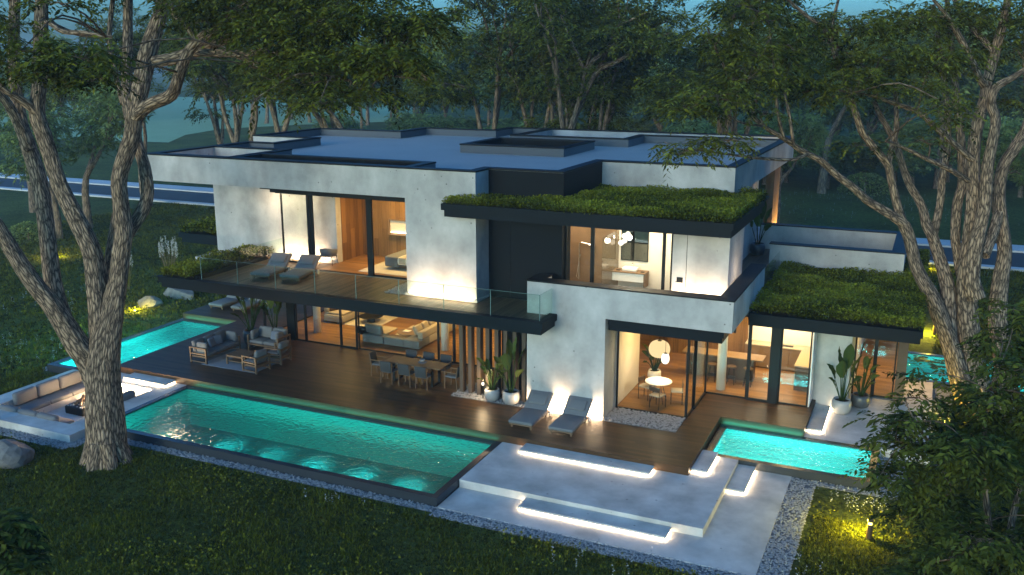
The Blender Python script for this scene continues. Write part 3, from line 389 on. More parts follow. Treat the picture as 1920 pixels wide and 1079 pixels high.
# ------------------------------------------------------------------ pools
def pool(label, q, zt, depth, bw, name='swimming_pool', fm='tile', lights=(), wall_out=True, water_z=.035):
    x0, x1, y0, y1 = q; t = thing(name, label, 'pool', (0, 0, 0))
    zb = zt - depth
    # shell: four walls with rim and a tiled basin inside
    rim = MB()
    for a in ((x0, x1, y0, y0 + bw), (x0, x1, y1 - bw, y1), (x0, x0 + bw, y0 + bw, y1 - bw), (x1 - bw, x1, y0 + bw, y1 - bw)): rim.box(*a, zb - .15, zt)
    rim.build('rim', 'rim', t)
    i0, i1, j0, j1 = x0 + bw, x1 - bw, y0 + bw, y1 - bw; e = .004
    b = MB(); b.sheet(i0, i1, j0, j1, zb)
    b.build('basin_floor', fm, t)
    wl_ = MB(); zq = zt - water_z - .05
    wl_.quad((i0, j1 - e, zb), (i1, j1 - e, zb), (i1, j1 - e, zq), (i0, j1 - e, zq)); wl_.quad((i0 + e, j0, zb), (i0 + e, j1, zb), (i0 + e, j1, zq), (i0 + e, j0, zq)); wl_.quad((i1 - e, j1, zb), (i1 - e, j0, zb), (i1 - e, j0, zq), (i1 - e, j1, zq)); wl_.quad((i1, j0 + e, zb), (i0, j0 + e, zb), (i0, j0 + e, zq), (i1, j0 + e, zq))
    wl_.build('basin_wall', 'tile', t)
    MB().sheet(i0, i1, j0, j1, zt - water_z).build('water', 'water', t)
    for (lx, ly) in lights:
        MB().lathe([(.001, -.03), (.09, -.02), (.1, .02), (.001, .03)], 14).xf(Matrix.Translation((lx, ly, zt - .55)) @ Matrix.Rotation(R(90), 4, 'X')).build('pool_light', 'poolbulb', t)
    return t, (i0, i1, j0, j1, zb)
TEAL = (.10, .96, 1)
p1, b1 = pool('long turquoise lit pool with black rim in front of the deck', P1, ZP, 1.45, .2, fm='tiledark', lights=[(x, 20.75) for x in (-20.1, -18.4, -16.7, -15.0, -13.3)])
for x in (-22.6, -20.1, -18.4, -16.7, -15.0, -13.3): pointlight('pool_lamp', (x, 20.88, ZP - .55), 620 if x > -21 else 90, (.3, 1, .9), .05, R(40), (R(46), 0, 0))
arealight('pool_wash', (-18, 20.76, ZP - .55), 12.2, 130, (.01, .95, .76), (R(90), 0, 0), .2)
p2, b2 = pool('small bright turquoise pool between the deck and the light steps', P2, ZP, .8, .2)
arealight('pool_wash', (-3.1, 26.75, ZP - .45), 4.2, 100, (.16, .98, 1), (R(90), 0, 0), .25); pass
p3, b3 = pool('narrow turquoise pool along the left end of the deck', P3, ZP, .8, .25)
aim(arealight('pool_wash', (-28.35, 28, ZP - .45), .25, 420, (.16, .98, 1), sy=6.5), (-1, 0, -.1)); arealight('pool_wash', (-29.6, 24.65, ZP - .45), 2.4, 120, (.16, .98, 1), (R(90), 0, 0), .25)
p4, b4 = pool('turquoise lily pool behind the right hand patio', P4, ZP, .6, .2, 'lily_pool')
arealight('pool_wash', (2.2, 36.8, ZP - .3), 4.2, 90, (.16, .98, 1), (R(90), 0, 0), .25)
rngl = np.random.default_rng(3)
for k in range(34):
    x, y = .5 + rngl.normal(0, .55), 39.2 + rngl.normal(0, .3)
    if not (.15 < x < 2.4 and 38.3 < y < 39.9): continue
    r = rngl.uniform(.1, .19); b = MB(); a0 = rngl.uniform(0, 6.28); n = 10
    b.v = [(0, 0, .01)] + [(r * math.cos(a0 + i * 5.9 / n), r * math.sin(a0 + i * 5.9 / n), .012 + .008 * math.sin(i * 2)) for i in range(n + 1)]; b.f = [(0, i + 1, i + 2) for i in range(n)]
    o = b.build('lily_pad', 'lily'); o.location = (x, y, ZP - .033 + k * .0006); tag(o, 'green lily pad floating at the left of the lily pool', 'lily pad', 'lily pads on the lily pool')

# ------------------------------------------------------------------ sunken lounge
pit = thing('sunken_lounge', 'pale concrete sunken seating pit with grey cushions left of the long pool', 'seating')
x0, x1, y0, y1 = PIT; ix0, ix1, iy0, iy1 = -28.95, -25.2, 20.2, 23.85; zf = -.85
MB().box(x0, x1, y0, iy0, -1.2, ZP).box(x0, ix0, iy0, iy1, -1.2, ZP).box(ix1, x1, iy0, iy1, -1.2, ZP).box(x0, -27.3, iy1, y1 + .5, -1.2, ZP).box(-27.3, x1, iy1, y1, -1.2, ZP).build('rim_wall', 'pave', pit)
MB().box(ix0, ix1, iy0, iy1, -1.2, zf).build('floor', 'pave', pit)
MB().box(ix0, -28.15, iy0, iy1, zf, -.62).box(-28.15, ix1, iy0, iy0 + .8, zf, -.62).build('bench', 'pave', pit)
MB().box(-27.2, ix1, iy1 - .5, iy1, zf, -.55).build('inner_step', 'pave', pit)
MB().box(-27.0, ix1 - .1, iy1 - .04, iy1 - .005, -.3, -.27).box(-27.0, ix1 - .1, iy1 - .54, iy1 - .505, -.66, -.63).build('light_strip', 'led', pit)
for k in range(3):
    y = 20.95 + k * .95
    rb('seat_cushion', 'cush', pit, -28.9, -28.12, y, y + .93, -.62, -.46, r=.05); rb('back_cushion', 'cush', pit, -28.95, -28.72, y + .02, y + .91, -.46, .02, r=.08)
for k in range(3):
    x = -28.6 + k * .92
    rb('seat_cushion', 'cush', pit, x, x + .9, 20.25, 20.95, -.62, -.47, r=.05); rb('back_cushion', 'cush', pit, x, x + .9, 20.16, 20.4, -.46, -.1, r=.08)
rb('back_cushion', 'cush', pit, ix1 - .3, ix1 - .02, 22.2, 23.1, -.46, -.02, r=.09); rb('seat_cushion', 'cush', pit, ix1 - .75, ix1 - .25, 22.2, 23.1, -.62, -.47, r=.05)
MB().box(ix1 - .8, ix1, 22.1, 23.2, zf, -.62).build('bench', 'pave', pit)
fp = thing('fire_pit', 'square black fire bowl with logs and stones in the seating pit', 'fire pit', (-27.05, 22.35, zf))
MB().rbox(-.45, .45, -.45, .45, 0, .3, .05).build('bowl', 'black', fp)
pb = MB(); rr = random.Random(5)
for k in range(70):
    s_ = rr.uniform(.025, .05); cx, cy_ = rr.uniform(-.4, .4), rr.uniform(-.4, .4); pb.lathe([(.004, -s_ * .5), (s_, 0), (.004, s_ * .6)], 6, (cx, cy_, .31))
pb.build('stones', 'pebble', fp)['kind'] = 'stuff'
for k in range(6):
    a = k * 1.05; MB().tube([(.3 * math.cos(a), .3 * math.sin(a), .33), (-.08 * math.cos(a), -.08 * math.sin(a), .45 + .03 * k)], [.045, .03], 7).build('log', 'teak', fp)
MB().lathe([(.02, 0), (.12, .05), (.09, .14), (.03, .24), (.002, .3)], 10, (.22, .12, .35)).build('flame', 'flame', fp, True)
pointlight('fire_light', (-26.75, 22.55, -.42), 420, (1, .66, .34), .12)
tr = thing('tea_tray', 'small tray with a teapot on the pit edge beside the trunk', 'tray', (-25.6, 20.55, -.6)); rb('tray', 'timber', tr, -.3, .3, -.2, .2, 0, .03, r=.01)
MB().lathe([(.05, .03), (.1, .06), (.11, .12), (.05, .18), (.01, .2)], 14).build('teapot', 'darkpot', tr, True); MB().lathe([(.03, .03), (.04, .1), (.035, .1), (.02, .04)], 10, (.18, .05, 0)).build('cup', 'white', tr, True)
md = MB(); md.v = [(x, y, ZG + .006) for x, y in ((-104, 106), (-112, 118), (-116, 131), (-110, 146), (-98, 162), (-120, 215), (-230, 240), (-250, 150), (-160, 112), (-125, 104))]; md.f = [tuple(range(10))]; struct(md.build('meadow', 'meadow'))  # ground sheet of the clearing, paler than the lawn
for (x, y, z, ln, e) in ((-17.9, 24.6, ZP + .012, 12.4, 16), (-4.2, 28.97, ZP + .012, 2.5, 7), (-29.6, 31.6, ZP + .012, 3.0, 4)): aim(arealight('riser_fill_light', (x, y, z), ln, e, (.03, 1, .75), sy=.04), (0, .8, .6))  # added unseen lamps on the rims, standing in for pool glow on the risers

# ------------------------------------------------------------------ the villa
V = thing('modern_villa', 'two storey flat roofed concrete villa with glass fronts and planted roofs', 'house', (-16, 35, 0)); V.location = (0, 0, 0)
T = 3.35; RT = 7.87; YF = 27.72
rr_ = [(-28.5, -13.85, YF, 33.9), (-27.1, -13.85, 33.9, 36.8), (-30.6, -13.85, 36.8, 42.3), (-25.6, -13.85, 42.3, 45), (-21.4, -6.2, 45, 47.1), (-13.85, -11.1, 28.75, 45), (-11.1, -6.2, 32.65, 45)]
vA = (-28.15, -24.6, 28.08, 31.3); vB = (-24.1, -16.75, 28.08, 29.4); vS = (-18.75, -14.45, 36.95, 40.25); vC = (-18.75, -13.35, 42.4, 46.75); vD = (-13.351, -6.6, 45.0, 46.75)
roof = MB().cells(rr_, [vA, vB, vS, vC, vD], 7.5).build('roof', 'roof', V)
MB().cells(rr_, [vA, vC, vD], 6.82).build('soffit', 'conc', V)
poly = [(-28.5, YF), (-13.85, YF), (-13.85, 28.75), (-11.1, 28.75), (-11.1, 32.65), (-6.2, 32.65), (-6.2, 47.1), (-21.4, 47.1), (-21.4, 45), (-25.6, 45), (-25.6, 42.3), (-30.6, 42.3), (-30.6, 36.8), (-27.1, 36.8), (-27.1, 33.9), (-28.5, 33.9)]
def offset(poly, d):
    n = len(poly); o = []
    for i in range(n):
        p, c, q = poly[i - 1], poly[i], poly[(i + 1) % n]
        n1 = (-(c[1] - p[1]), c[0] - p[0]); n2 = (-(q[1] - c[1]), q[0] - c[0]); s1 = math.hypot(*n1); s2 = math.hypot(*n2)
        o.append((c[0] + d * (n1[0] / s1 + n2[0] / s2), c[1] + d * (n1[1] / s1 + n2[1] / s2)))
    return o
inn = offset(poly, .3)
def ring(a, b, z0, z1, faces='oitb'):
    m = MB(); n = len(a)
    for i in range(n):
        j = (i + 1) % n; A, B, C_, D = a[i], a[j], b[j], b[i]
        if 'o' in faces: m.quad((*A, z0), (*B, z0), (*B, z1), (*A, z1))
        if 'i' in faces: m.quad((*C_, z0), (*D, z0), (*D, z1), (*C_, z1))
        if 't' in faces: m.quad((*A, z1), (*B, z1), (*C_, z1), (*D, z1))
        if 'b' in faces: m.quad((*B, z0), (*A, z0), (*D, z0), (*C_, z0))
    return m
ring(poly, inn, 6.82, 7.83, 'ot').build('fascia', 'conc', V); ring(poly, inn, 7.5, 7.83, 'i').build('upstand', 'roofin', V)
ring(offset(poly, -.025), offset(poly, .33), 7.831, 7.885).build('coping', 'coping', V)
def well(q, depth, inmat, wid=.3, name='roof_well'):
    x0, x1, y0, y1 = q; a = [(x0, y0), (x1, y0), (x1, y1), (x0, y1)]; o = offset(a, -wid)
    ring(o, a, 7.49, 7.83, 'o').build(name, 'roofin', V); ring(a, o, depth, 7.83, 'o').build('well_lining', inmat, V)
    ring(offset(a, -wid - .02), offset(a, .02), 7.833, 7.889).build('coping', 'coping', V)
well(vA, 6.8, 'conc'); well(vB, 7.0, 'panel'); well(vS, 6.9, 'panel')
ring([(vC[0], vC[2]), (vC[1], vC[2]), (vC[1], 45.0), (vD[1], 45.0), (vD[1], vC[3]), (vC[0], vC[3])], offset([(vC[0], vC[2]), (vC[1], vC[2]), (vC[1], 45.0), (vD[1], 45.0), (vD[1], vC[3]), (vC[0], vC[3])], -.33), 6.8, 7.83, 'ot').build('well_lining', 'conc', V)
ring(offset([(vC[0], vC[2]), (vC[1], vC[2]), (vC[1], 45.0), (vD[1], 45.0), (vD[1], vC[3]), (vC[0], vC[3])], -.34), offset([(vC[0], vC[2]), (vC[1], vC[2]), (vC[1], 45.0), (vD[1], 45.0), (vD[1], vC[3]), (vC[0], vC[3])], .02), 7.835, 7.891).build('coping', 'coping', V)
ring(offset([(vC[0], vC[2]), (vC[1], vC[2]), (vC[1], 45.0), (vD[1], 45.0), (vD[1], vC[3]), (vC[0], vC[3])], -.33), offset([(vC[0], vC[2]), (vC[1], vC[2]), (vC[1], 45.0), (vD[1], 45.0), (vD[1], vC[3]), (vC[0], vC[3])], -.32), 7.49, 7.835, 'o').build('roof_well', 'roofin', V)
MB().sheet(vB[0], vB[1], vB[2], vB[3], 7.02).sheet(*vS, 6.92).build('well_floor', 'panel', V)
# dark stair tower and its lower cladding, panel by panel
for a in ((-13.85, -13.035), (-13.025, -11.1)): box('cladding_panel', 'panel', V, a[0], a[1], 28.72, 28.95, T, 6.5)
box('cladding_panel', 'panel', V, -13.846, -11.07, 28.72, 28.749, 6.5, 7.825); box('cladding_panel', 'panel', V, -11.099, -11.07, 28.75, 32.649, 6.5, 7.825)
box('cladding_panel', 'panel', V, -11.3, -11.1, 28.96, 29.5, T, 6.4)
# floors and slabs
MB().box(-28.2, -5.5, 29.7, 47, 3.0, T - .01).box(-11.75, -5.5, 27.75, 29.7, 3.0, T - .01).build('upper_slab', 'conc', V)
ts = MB().box(-26.55, -13.85, 26.07, 29.69, 3.0, 3.2).box(-13.85, -10.76, 26.07, 27.255, 3.0, 3.2).box(-13.85, -11.77, 27.255, 28.7, 3.0, 3.2).box(-26.55, -25.0, 29.69, 31.05, 3.0, 3.2).build('terrace_slab', 'darkmetal', V)
MB().box(-26.62, -25.0, 25.97, 31.05, 3.2, 3.42).box(-25.0, -10.68, 25.97, 26.3, 3.2, 3.42).box(-13.85, -10.68, 26.3, 27.254, 3.2, 3.33).box(-10.95, -10.68, 26.3, 27.254, 3.33, 3.42).box(-25.0, -13.85, 26.3, 29.69, 3.2, 3.33).box(-13.85, -11.77, 27.254, 28.7, 3.2, 3.33).build('terrace_lip', 'darkmetal', V)
MB().box(-26.66, -10.64, 25.93, 26.12, 3.42, 3.45).build('lip_trim', 'darkmetal', V)
MB().sheet(-25.0, -13.85, 26.3, 31.05, T).sheet(-13.85, -11.77, 26.3, 28.7, T).sheet(-11.77, -10.95, 26.3, 27.25, T).build('terrace_floor', 'deckx', V)
MB().sheet(-11.7, -5.5, 27.75, 31.4, T).sheet(-7.2, -5.02, 31.4, 42, T + .002).build('balcony_floor', 'deckx', V)
# planter kerb on the terrace
box('planter_edge', 'darkmetal', V, -25.12, -25.0, 26.3, 31.04, 3.33, 3.5); MB().sheet(-26.5, -25.12, 26.05, 31.0, 3.43).build('planter_soil', 'soil', V)
# terrace glass railing, pane by pane
rl = bpy.data.objects.new('glass_railing', None); col.objects.link(rl); rl.parent = V
xs = [-24.62 + i * 1.7213 for i in range(9)]
for i in range(8): box('pane', 'rail', rl, xs[i] + .012, xs[i + 1] - .012, 26.165, 26.18, 3.42, 4.28)
for i in range(3): box('pane', 'rail', rl, -24.64, -24.625, 26.2 + i * 1.62, 26.2 + (i + 1) * 1.62 - .02, 3.36, 4.2)
box('pane', 'rail', rl, -10.862, -10.847, 26.18, 27.25, 3.42, 4.28)
for i in range(9): box('pane_edge', 'edge', rl, xs[i] - .010, xs[i] + .010, 26.162, 26.183, 3.42, 4.28)
MB().box(xs[0], xs[8], 26.163, 26.182, 4.281, 4.29).build('pane_edge', 'edge', rl)
box('pane', 'rail', rl, -5.1, -5.085, 32.9, 36.9, 3.4, 4.2)
# concrete pier, balcony front
MB().box(-11.75, -9.02, 27.26, 31.24, 0, 3.44).build('wall', 'conc', V)
MB().box(-11.75, -5.0, 27.26, 27.72, 3.44, 4.42).box(-5.46, -5.0, 27.72, 32.84, 3.44, 4.42).box(-11.75, -11.3, 27.72, 28.3, 3.44, 4.42).build('balcony_wall', 'conc', V)
MB().box(-11.78, -4.97, 27.24, 27.76, 4.42, 4.465).box(-5.5, -4.97, 27.76, 32.86, 4.42, 4.465).box(-11.78, -11.28, 27.76, 28.32, 4.42, 4.465).build('coping', 'coping', V)
MB().box(-9.0, -5.28, 27.46, 31.3, 3.2, 3.44).box(-9.0, -5.34, 27.53, 31.3, 3.0, 3.2).build('steel_fascia', 'darkmetal', V)
box('light_strip', 'led', V, -11.7, -9.06, 27.215, 27.235, .005, .02)
# upper storey walls
MB().box(-28.2, -21.9, 31.1, 31.45, T, 6.82).box(-28.2, -27.85, 31.45, 42, T, 6.82).build('wall', 'conc', V)
MB().box(-16.6, -13.851, YF, 28.74, 3.45, 6.82).build('wall', 'conc', V); box('wall_base', 'conc', V, -16.64, -13.8, YF - .07, 28.74, T + .002, 3.44)
box('light_strip', 'led', V, -16.5, -13.95, YF - .05, YF - .03, 3.445, 3.456)
box('light_strip', 'led', V, -25.0, -22.2, 31.02, 31.05, 3.36, 3.375); box('wall_base', 'conc', V, -25.0, -22.0, 30.94, 30.98, T + .003, 3.46)
# bedroom: header rails, sliding doors
box('door_rail', 'black', V, -23.5, -16.6, 28.45, 28.65, 6.66, 6.819); box('door_rail', 'black', V, -22.95, -16.6, 28.65, 29.9, 6.5, 6.66); box('door_rail', 'black', V, -24.2, -16.6, 29.9, 30.6, 6.3, 6.819)
def window(x0, x1, z0, z1, y, fw=.06, name='sliding_door', m='black', d=.06, bars=()):
    f = MB().box(x0, x0 + fw, y, y + d, z0, z1).box(x1 - fw, x1, y, y + d, z0, z1).box(x0 + fw, x1 - fw, y, y + d, z0, z0 + fw).box(x0 + fw, x1 - fw, y, y + d, z1 - fw, z1)
    o = f.build(name, m, V); MB().box(x0 + fw, x1 - fw, y + d * .4, y + d * .6, z0 + fw, z1 - fw).build('pane', 'pane', o); return o
def sidewin(y0, y1, z0, z1, x, fw=.06, name='side_window', m='black', d=.06):
    o = MB().box(x, x + d, y0, y0 + fw, z0, z1).box(x, x + d, y1 - fw, y1, z0, z1).box(x, x + d, y0 + fw, y1 - fw, z0, z0 + fw).box(x, x + d, y0 + fw, y1 - fw, z1 - fw, z1).build(name, m, V)
    MB().box(x + d * .4, x + d * .6, y0 + fw, y1 - fw, z0 + fw, z1 - fw).build('pane', 'pane', o); return o
window(-24.15, -22.7, T, 6.3, 30.45); window(-22.75, -22.45, T, 6.3, 30.3, .13)
window(-19.45, -16.6, T, 6.5, 29.66, .07); box('door_track', 'black', V, -23.0, -16.6, 29.64, 29.76, T - .0, T + .012)
box('post', 'black', V, -19.44, -19.2, 29.56, 29.65, T + .013, 6.5)
# bedroom room
MB().box(-21.9, -14, 33.0, 33.2, T, 6.5).build('back_wall', 'oakwall', V); box('side_wall', 'oakside', V, -22.1, -21.9, 31.46, 33.0, T, 6.5); box('side_wall', 'plaster', V, -14.1, -13.9, 28.96, 33, T, 6.5)
MB().sheet(-21.9, -14.1, 29.76, 33, T + .004).build('bedroom_floor', 'floor', V); box('ceiling', 'ceil', V, -21.9, -14.1, 29.9, 33.0, 6.5, 6.6)
nb = MB().box(-20.55, -18.9, 32.95, 32.999, 4.35, 4.42).box(-20.55, -18.9, 32.8, 32.95, 4.35, 4.38).box(-20.55, -20.5, 32.9, 32.99, 4.42, 4.95).box(-20.55, -18.9, 32.9, 32.99, 4.95, 5.0).build('wall_niche', 'timber', V); box('light_strip', 'ledsoft', nb, -20.45, -19.0, 32.93, 32.99, 4.43, 4.46); box('niche_back', 'plaster', nb, -20.5, -18.9, 32.985, 32.995, 4.46, 4.95)
# bathroom
MB().box(-7.37, -5.55, 29.0, 29.22, T, 6.3).box(-5.8, -5.55, 29.22, 31.4, T, 6.3).build('wall', 'conc', V); box('seam', 'black', V, -6.91, -6.895, 28.994, 28.999, T, 6.3)
MB().box(-9.95, -5.8, 31.4, 31.6, T, 6.3).build('back_wall', 'plaster', V); MB().box(-13.8, -9.95, 31.42, 31.6, T, 6.3).build('back_wall', 'timber', V)
MB().sheet(-13.8, -5.8, 29.0, 31.4, T + .006).build('bath_floor', 'timber', V); box('ceiling', 'ceil', V, -13.8, -5.8, 29.0, 31.4, 6.3, 6.34)
window(-11.1, -10.12, T, 6.3, 29.0, .07, 'bath_window'); window(-10.12, -7.66, T, 6.3, 29.02, .06, 'bath_window'); window(-7.66, -7.375, T, 6.3, 29.0, .05, 'bath_window')
box('shower_screen', 'pane', V, -9.98, -9.96, 29.6, 31.39, T, 5.6)
box('wall_switch', 'coping', V, -7.2, -7.0, 28.985, 28.999, 4.45, 4.62)
box('light_strip', 'led', V, -7.3, -5.6, 28.9, 28.93, 4.1, 4.115); box('light_strip', 'led', V, -5.51, -5.49, 29.1, 31.3, 4.1, 4.115)
# planted canopy over the bathroom
cp = MB().box(-14.9, -5.13, 27.2, 27.7, 6.58, 6.8).box(-13.84, -5.13, 27.7, 28.7, 6.58, 6.72).box(-11.05, -5.13, 28.7, 32.64, 6.58, 6.72).box(-5.3, -5.13, 27.7, 33.6, 6.72, 6.8).box(-6.18, -5.3, 32.66, 33.6, 6.58, 6.72)
cp.build('canopy', 'darkmetal', V)
MB().box(-14.82, -5.2, 27.28, 27.7, 6.35, 6.58).box(-13.84, -5.2, 27.7, 28.7, 6.35, 6.58).box(-11.05, -5.2, 28.7, 32.6, 6.35, 6.58).build('canopy_band', 'darkmetal', V)
MB().sheet(-14.8, -5.3, 27.3, 27.7, 6.81).sheet(-13.84, -5.3, 27.7, 28.7, 6.725).sheet(-11.05, -5.3, 28.7, 32.64, 6.725).build('canopy_soil', 'soil', V)
# upper right terrace
MB().box(-5.5, -.58, 36.95, 37.35, 3.0, 4.42).box(-1.0, -.58, 37.35, 41.35, 3.0, 4.42).box(-6.6, -.58, 41.35, 41.75, 3.0, 4.42).build('parapet', 'conc', V)
MB().box(-5.53, -.55, 36.93, 37.37, 4.42, 4.465).box(-1.04, -.55, 37.37, 41.33, 4.42, 4.465).box(-6.6, -.55, 41.33, 41.78, 4.42, 4.465).build('coping', 'coping', V)
MB().box(-5.5, -1.0, 37.35, 41.35, 3.0, T).build('terrace_slab', 'pave', V)
for x in (-4.9, -3.2): box('bench_block', 'conc', V, x, x + 1.2, 40.5, 41.0, T, 3.75)
MB().box(-7.0, -6.8, 31.6, 41.3, T, 6.82).build('wall', 'conc', V)
MB().box(-28.2, -7.0, 41.75, 42.0, T, 6.82).build('wall', 'conc', V)
for k in range(7): box('timber_slat', 'timber', V, -6.62 + (k % 2) * .02, -6.25, 42.0 + k * .24, 42.0 + k * .24 + .15, 3.0, 6.82)
box('light_strip', 'ledsoft', V, -6.15, -6.12, 42.0, 43.5, 3.36, 3.38)
# planted roof of the right wing
MB().box(-4.99, .28, 29.9, 42.2, 3.2, 3.36).box(.1, .28, 29.9, 42.2, 3.36, 3.42).box(-4.99, .1, 29.9, 30.1, 3.36, 3.42).build('roof_tray', 'darkmetal', V); MB().box(-4.99, .22, 29.97, 42.1, 3.0, 3.2).build('roof_band', 'darkmetal', V)
MB().sheet(-4.99, .1, 30.1, 36.94, 3.38).sheet(-.57, .1, 36.94, 42.1, 3.38).build('roof_soil', 'soil', V)
# left hand planter box
MB().box(-30.6, -28.21, 31.3, 33.2, 3.72, 3.94).box(-30.5, -28.21, 31.38, 33.1, 3.5, 3.72).build('planter_box', 'darkmetal', V)
# ground floor: living room glazing
H = 3.0
for (a, b) in ((-25.4, -24.05), (-23.7, -23.2), (-23.2, -21.4), (-16.9, -16.2), (-16.2, -11.76)): window(a, b, 0, H, 30.42, .05)
window(-21.45, -20.6, 0, H, 30.36, .08); window(-20.6, -16.9, 0, H, 30.44, .04)
box('post', 'black', V, -24.1, -23.72, 30.36, 30.55, 0, H)
sidewin(30.5, 33.9, 0, H, -25.4, .05); sidewin(33.9, 37, 0, H, -25.4, .05)
for p in ((-23.57, 31.74), (-17.32, 31.78), (-6.12, 31.77)): MB().lathe([(.165, 0), (.165, H)], 24, (p[0], p[1], .005)).build('column', 'white', V, True)
MB().box(-25.4, -9.03, 36.5, 36.7, 0, H).build('back_wall', 'oakwall', V)
MB().sheet(-25.35, -11.76, 30.48, 36.5, .008).sheet(-11.76, -9.02, 31.25, 36.5, .008).sheet(-9.02, -3.06, 31.2, 35.4, .008).sheet(-8.98, -6.6, 28.5, 31.2, .008).build('ground_floor', 'floor', V)
MB().sheet(-25.35, -9.02, 30.48, 36.5, H - .01).sheet(-9.02, -2.9, 31.2, 35.4, H - .01).build('ceiling', 'ceil', V)
box('post', 'conc', V, -29.6, -29.2, 37.0, 37.4, 0, H)
for k in range(8): box('timber_slat', 'slat', V, -14.49 + k * .343, -14.35 + k * .343, 27.6, 27.85, .01, H)
box('cladding_panel', 'panel', V, -13.3, -11.76, 28.6, 28.66, 0, H)
# dining corner and kitchen glazing
window(-8.98, -6.55, 0, 3.0, 28.44, .06, 'corner_window'); sidewin(28.5, 29.45, 0, 3.0, -6.6, .05); sidewin(29.4, 31.12, 0, 3.0, -6.56, .06)
window(-6.56, -5.1, 0, H, 31.14, .05); window(-5.1, -4.3, 0, H, 31.08, .08); window(-4.05, -3.05, 0, H, 31.16, .05); box('post', 'black', V, -4.3, -4.05, 31.08, 31.26, 0, H)
MB().box(-3.0, -1.85, 32.05, 32.3, -.24, H).box(-2.1, -1.85, 32.3, 35.4, -.24, H).build('wall', 'conc', V); box('frame_trim', 'white', V, -3.04, -3.0, 31.22, 32.3, 0, H)
box('light_strip', 'led', V, -2.36, -1.9, 32.0, 32.03, -.235, -.22)
window(-1.84, -.45, -.2, H, 33.8, .05, 'corner_window'); box('timber_post', 'slat', V, -.42, -.1, 33.5, 33.85, -.24, H); box('post', 'black', V, -1.2, -1.08, 33.78, 33.9, -.2, H)
MB().sheet(-1.84, -.2, 33.86, 41, -.19).build('room_floor', 'floor', V); box('side_wall', 'plaster', V, -2.1, -1.9, 35.4, 41, -.2, H); box('back_wall', 'oakwall', V, -2, -.2, 41, 41.2, -.2, H)
MB().sheet(-1.84, -.2, 33.9, 41, 2.99).build('ceiling', 'ceil', V)
MB().box(-9.02, -5.85, 35.3, 35.4, 0, H).build('back_wall', 'oakwall', V); MB().box(-5.85, -2.11, 35.3, 35.4, 0, H).build('back_wall', 'white', V); box('side_wall', 'plaster', V, -3.06, -3.0, 32.3, 35.3, 0, H)
box('side_wall', 'plaster', V, -9.02, -9.0, 28.5, 31.2, 0, 3.0)

# planting on the roofs
rngp = np.random.default_rng(21)
def groundcover(name, rects, z, h, dens, L, parent, m='leafroof'):
    c = Crown()
    for x0, x1, y0, y1 in rects:
        k = int((x1 - x0) * (y1 - y0) * dens); P = np.stack([rngp.uniform(x0, x1, k), rngp.uniform(y0, y1, k), np.zeros(k)], 1)
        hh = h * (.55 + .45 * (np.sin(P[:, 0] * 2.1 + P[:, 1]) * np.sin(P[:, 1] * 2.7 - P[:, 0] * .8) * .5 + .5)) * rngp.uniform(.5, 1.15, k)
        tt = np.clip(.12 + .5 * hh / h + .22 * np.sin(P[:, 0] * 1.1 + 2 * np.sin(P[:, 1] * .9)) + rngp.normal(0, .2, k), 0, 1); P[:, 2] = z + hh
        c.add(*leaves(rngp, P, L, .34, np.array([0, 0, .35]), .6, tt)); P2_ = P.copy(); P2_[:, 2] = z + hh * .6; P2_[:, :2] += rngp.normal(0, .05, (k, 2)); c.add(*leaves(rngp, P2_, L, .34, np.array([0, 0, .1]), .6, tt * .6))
    o = c.build(m, parent, name); o['kind'] = 'stuff'; return o
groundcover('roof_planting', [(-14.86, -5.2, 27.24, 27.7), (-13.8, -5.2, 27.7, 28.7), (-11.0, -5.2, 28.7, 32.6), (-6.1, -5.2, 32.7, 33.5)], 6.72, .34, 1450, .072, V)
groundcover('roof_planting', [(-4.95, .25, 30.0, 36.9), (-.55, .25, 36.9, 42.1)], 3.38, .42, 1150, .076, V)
groundcover('planter_planting', [(-26.55, -25.1, 26.0, 31.0)], 3.42, .42, 560, .11, V); groundcover('planter_planting', [(-30.55, -28.2, 31.32, 33.2)], 3.9, .45, 480, .13, V)
pebbles('gravel', [GT], .034, 500, V); 

# interior light
for x in (-23, -19.5, -16, -13): arealight('living_downlight', (x, 33.2, 2.95), 1.4, 85)
arealight('dining_downlight', (-7.8, 30.0, 2.95), 1.2, 55); arealight('kitchen_downlight', (-6.2, 33.2, 2.95), 2.4, 110, sy=1.5); arealight('kitchen_downlight', (-3.9, 33.5, 2.95), 1.2, 60)
arealight('backsplash_light', (-4.6, 35.1, 1.9), 2.2, 22, (1, .82, .6), (R(-35), 0, 0), .1)
arealight('room_downlight', (-1.0, 36.5, 2.9), 1.2, 90); arealight('bedroom_downlight', (-19.5, 31.6, 6.45), 2.0, 110, sy=1.2); arealight('bedroom_downlight', (-16.5, 31.6, 6.45), 2.0, 90, sy=1.2)
arealight('bath_downlight', (-8.6, 30.3, 6.25), 2.2, 120, (1, .74, .46), sy=1); arealight('bath_downlight', (-11.6, 30.4, 6.25), 1.2, 50, (1, .74, .46))
arealight('wall_washer', (-24.0, 30.3, 6.2), 2.4, 40, (1, .74, .46), (R(25), 0, 0), .2)
aim(arealight('column_washer', (-5.9, 42.8, 3.5), .3, 150, (1, .62, .22)), (-.5, .1, 1))
for (x, y, z, w_, e, d) in ((-10.4, 27.04, .04, 2.5, 150, (0, 1, 1.5)), (-15.2, 27.25, 3.43, 2.4, 40, (0, 1, .9)), (-23.6, 30.62, 3.4, 2.4, 50, (0, 1, .55)), (-6.45, 28.5, 3.95, 1.7, 26, (0, 1, .6)), (-2.6, 31.9, -.2, .8, 5, (0, .4, 1))): aim(arealight('wall_uplight', (x, y, z), w_, e, (1, .68, .4), sy=.06), d)
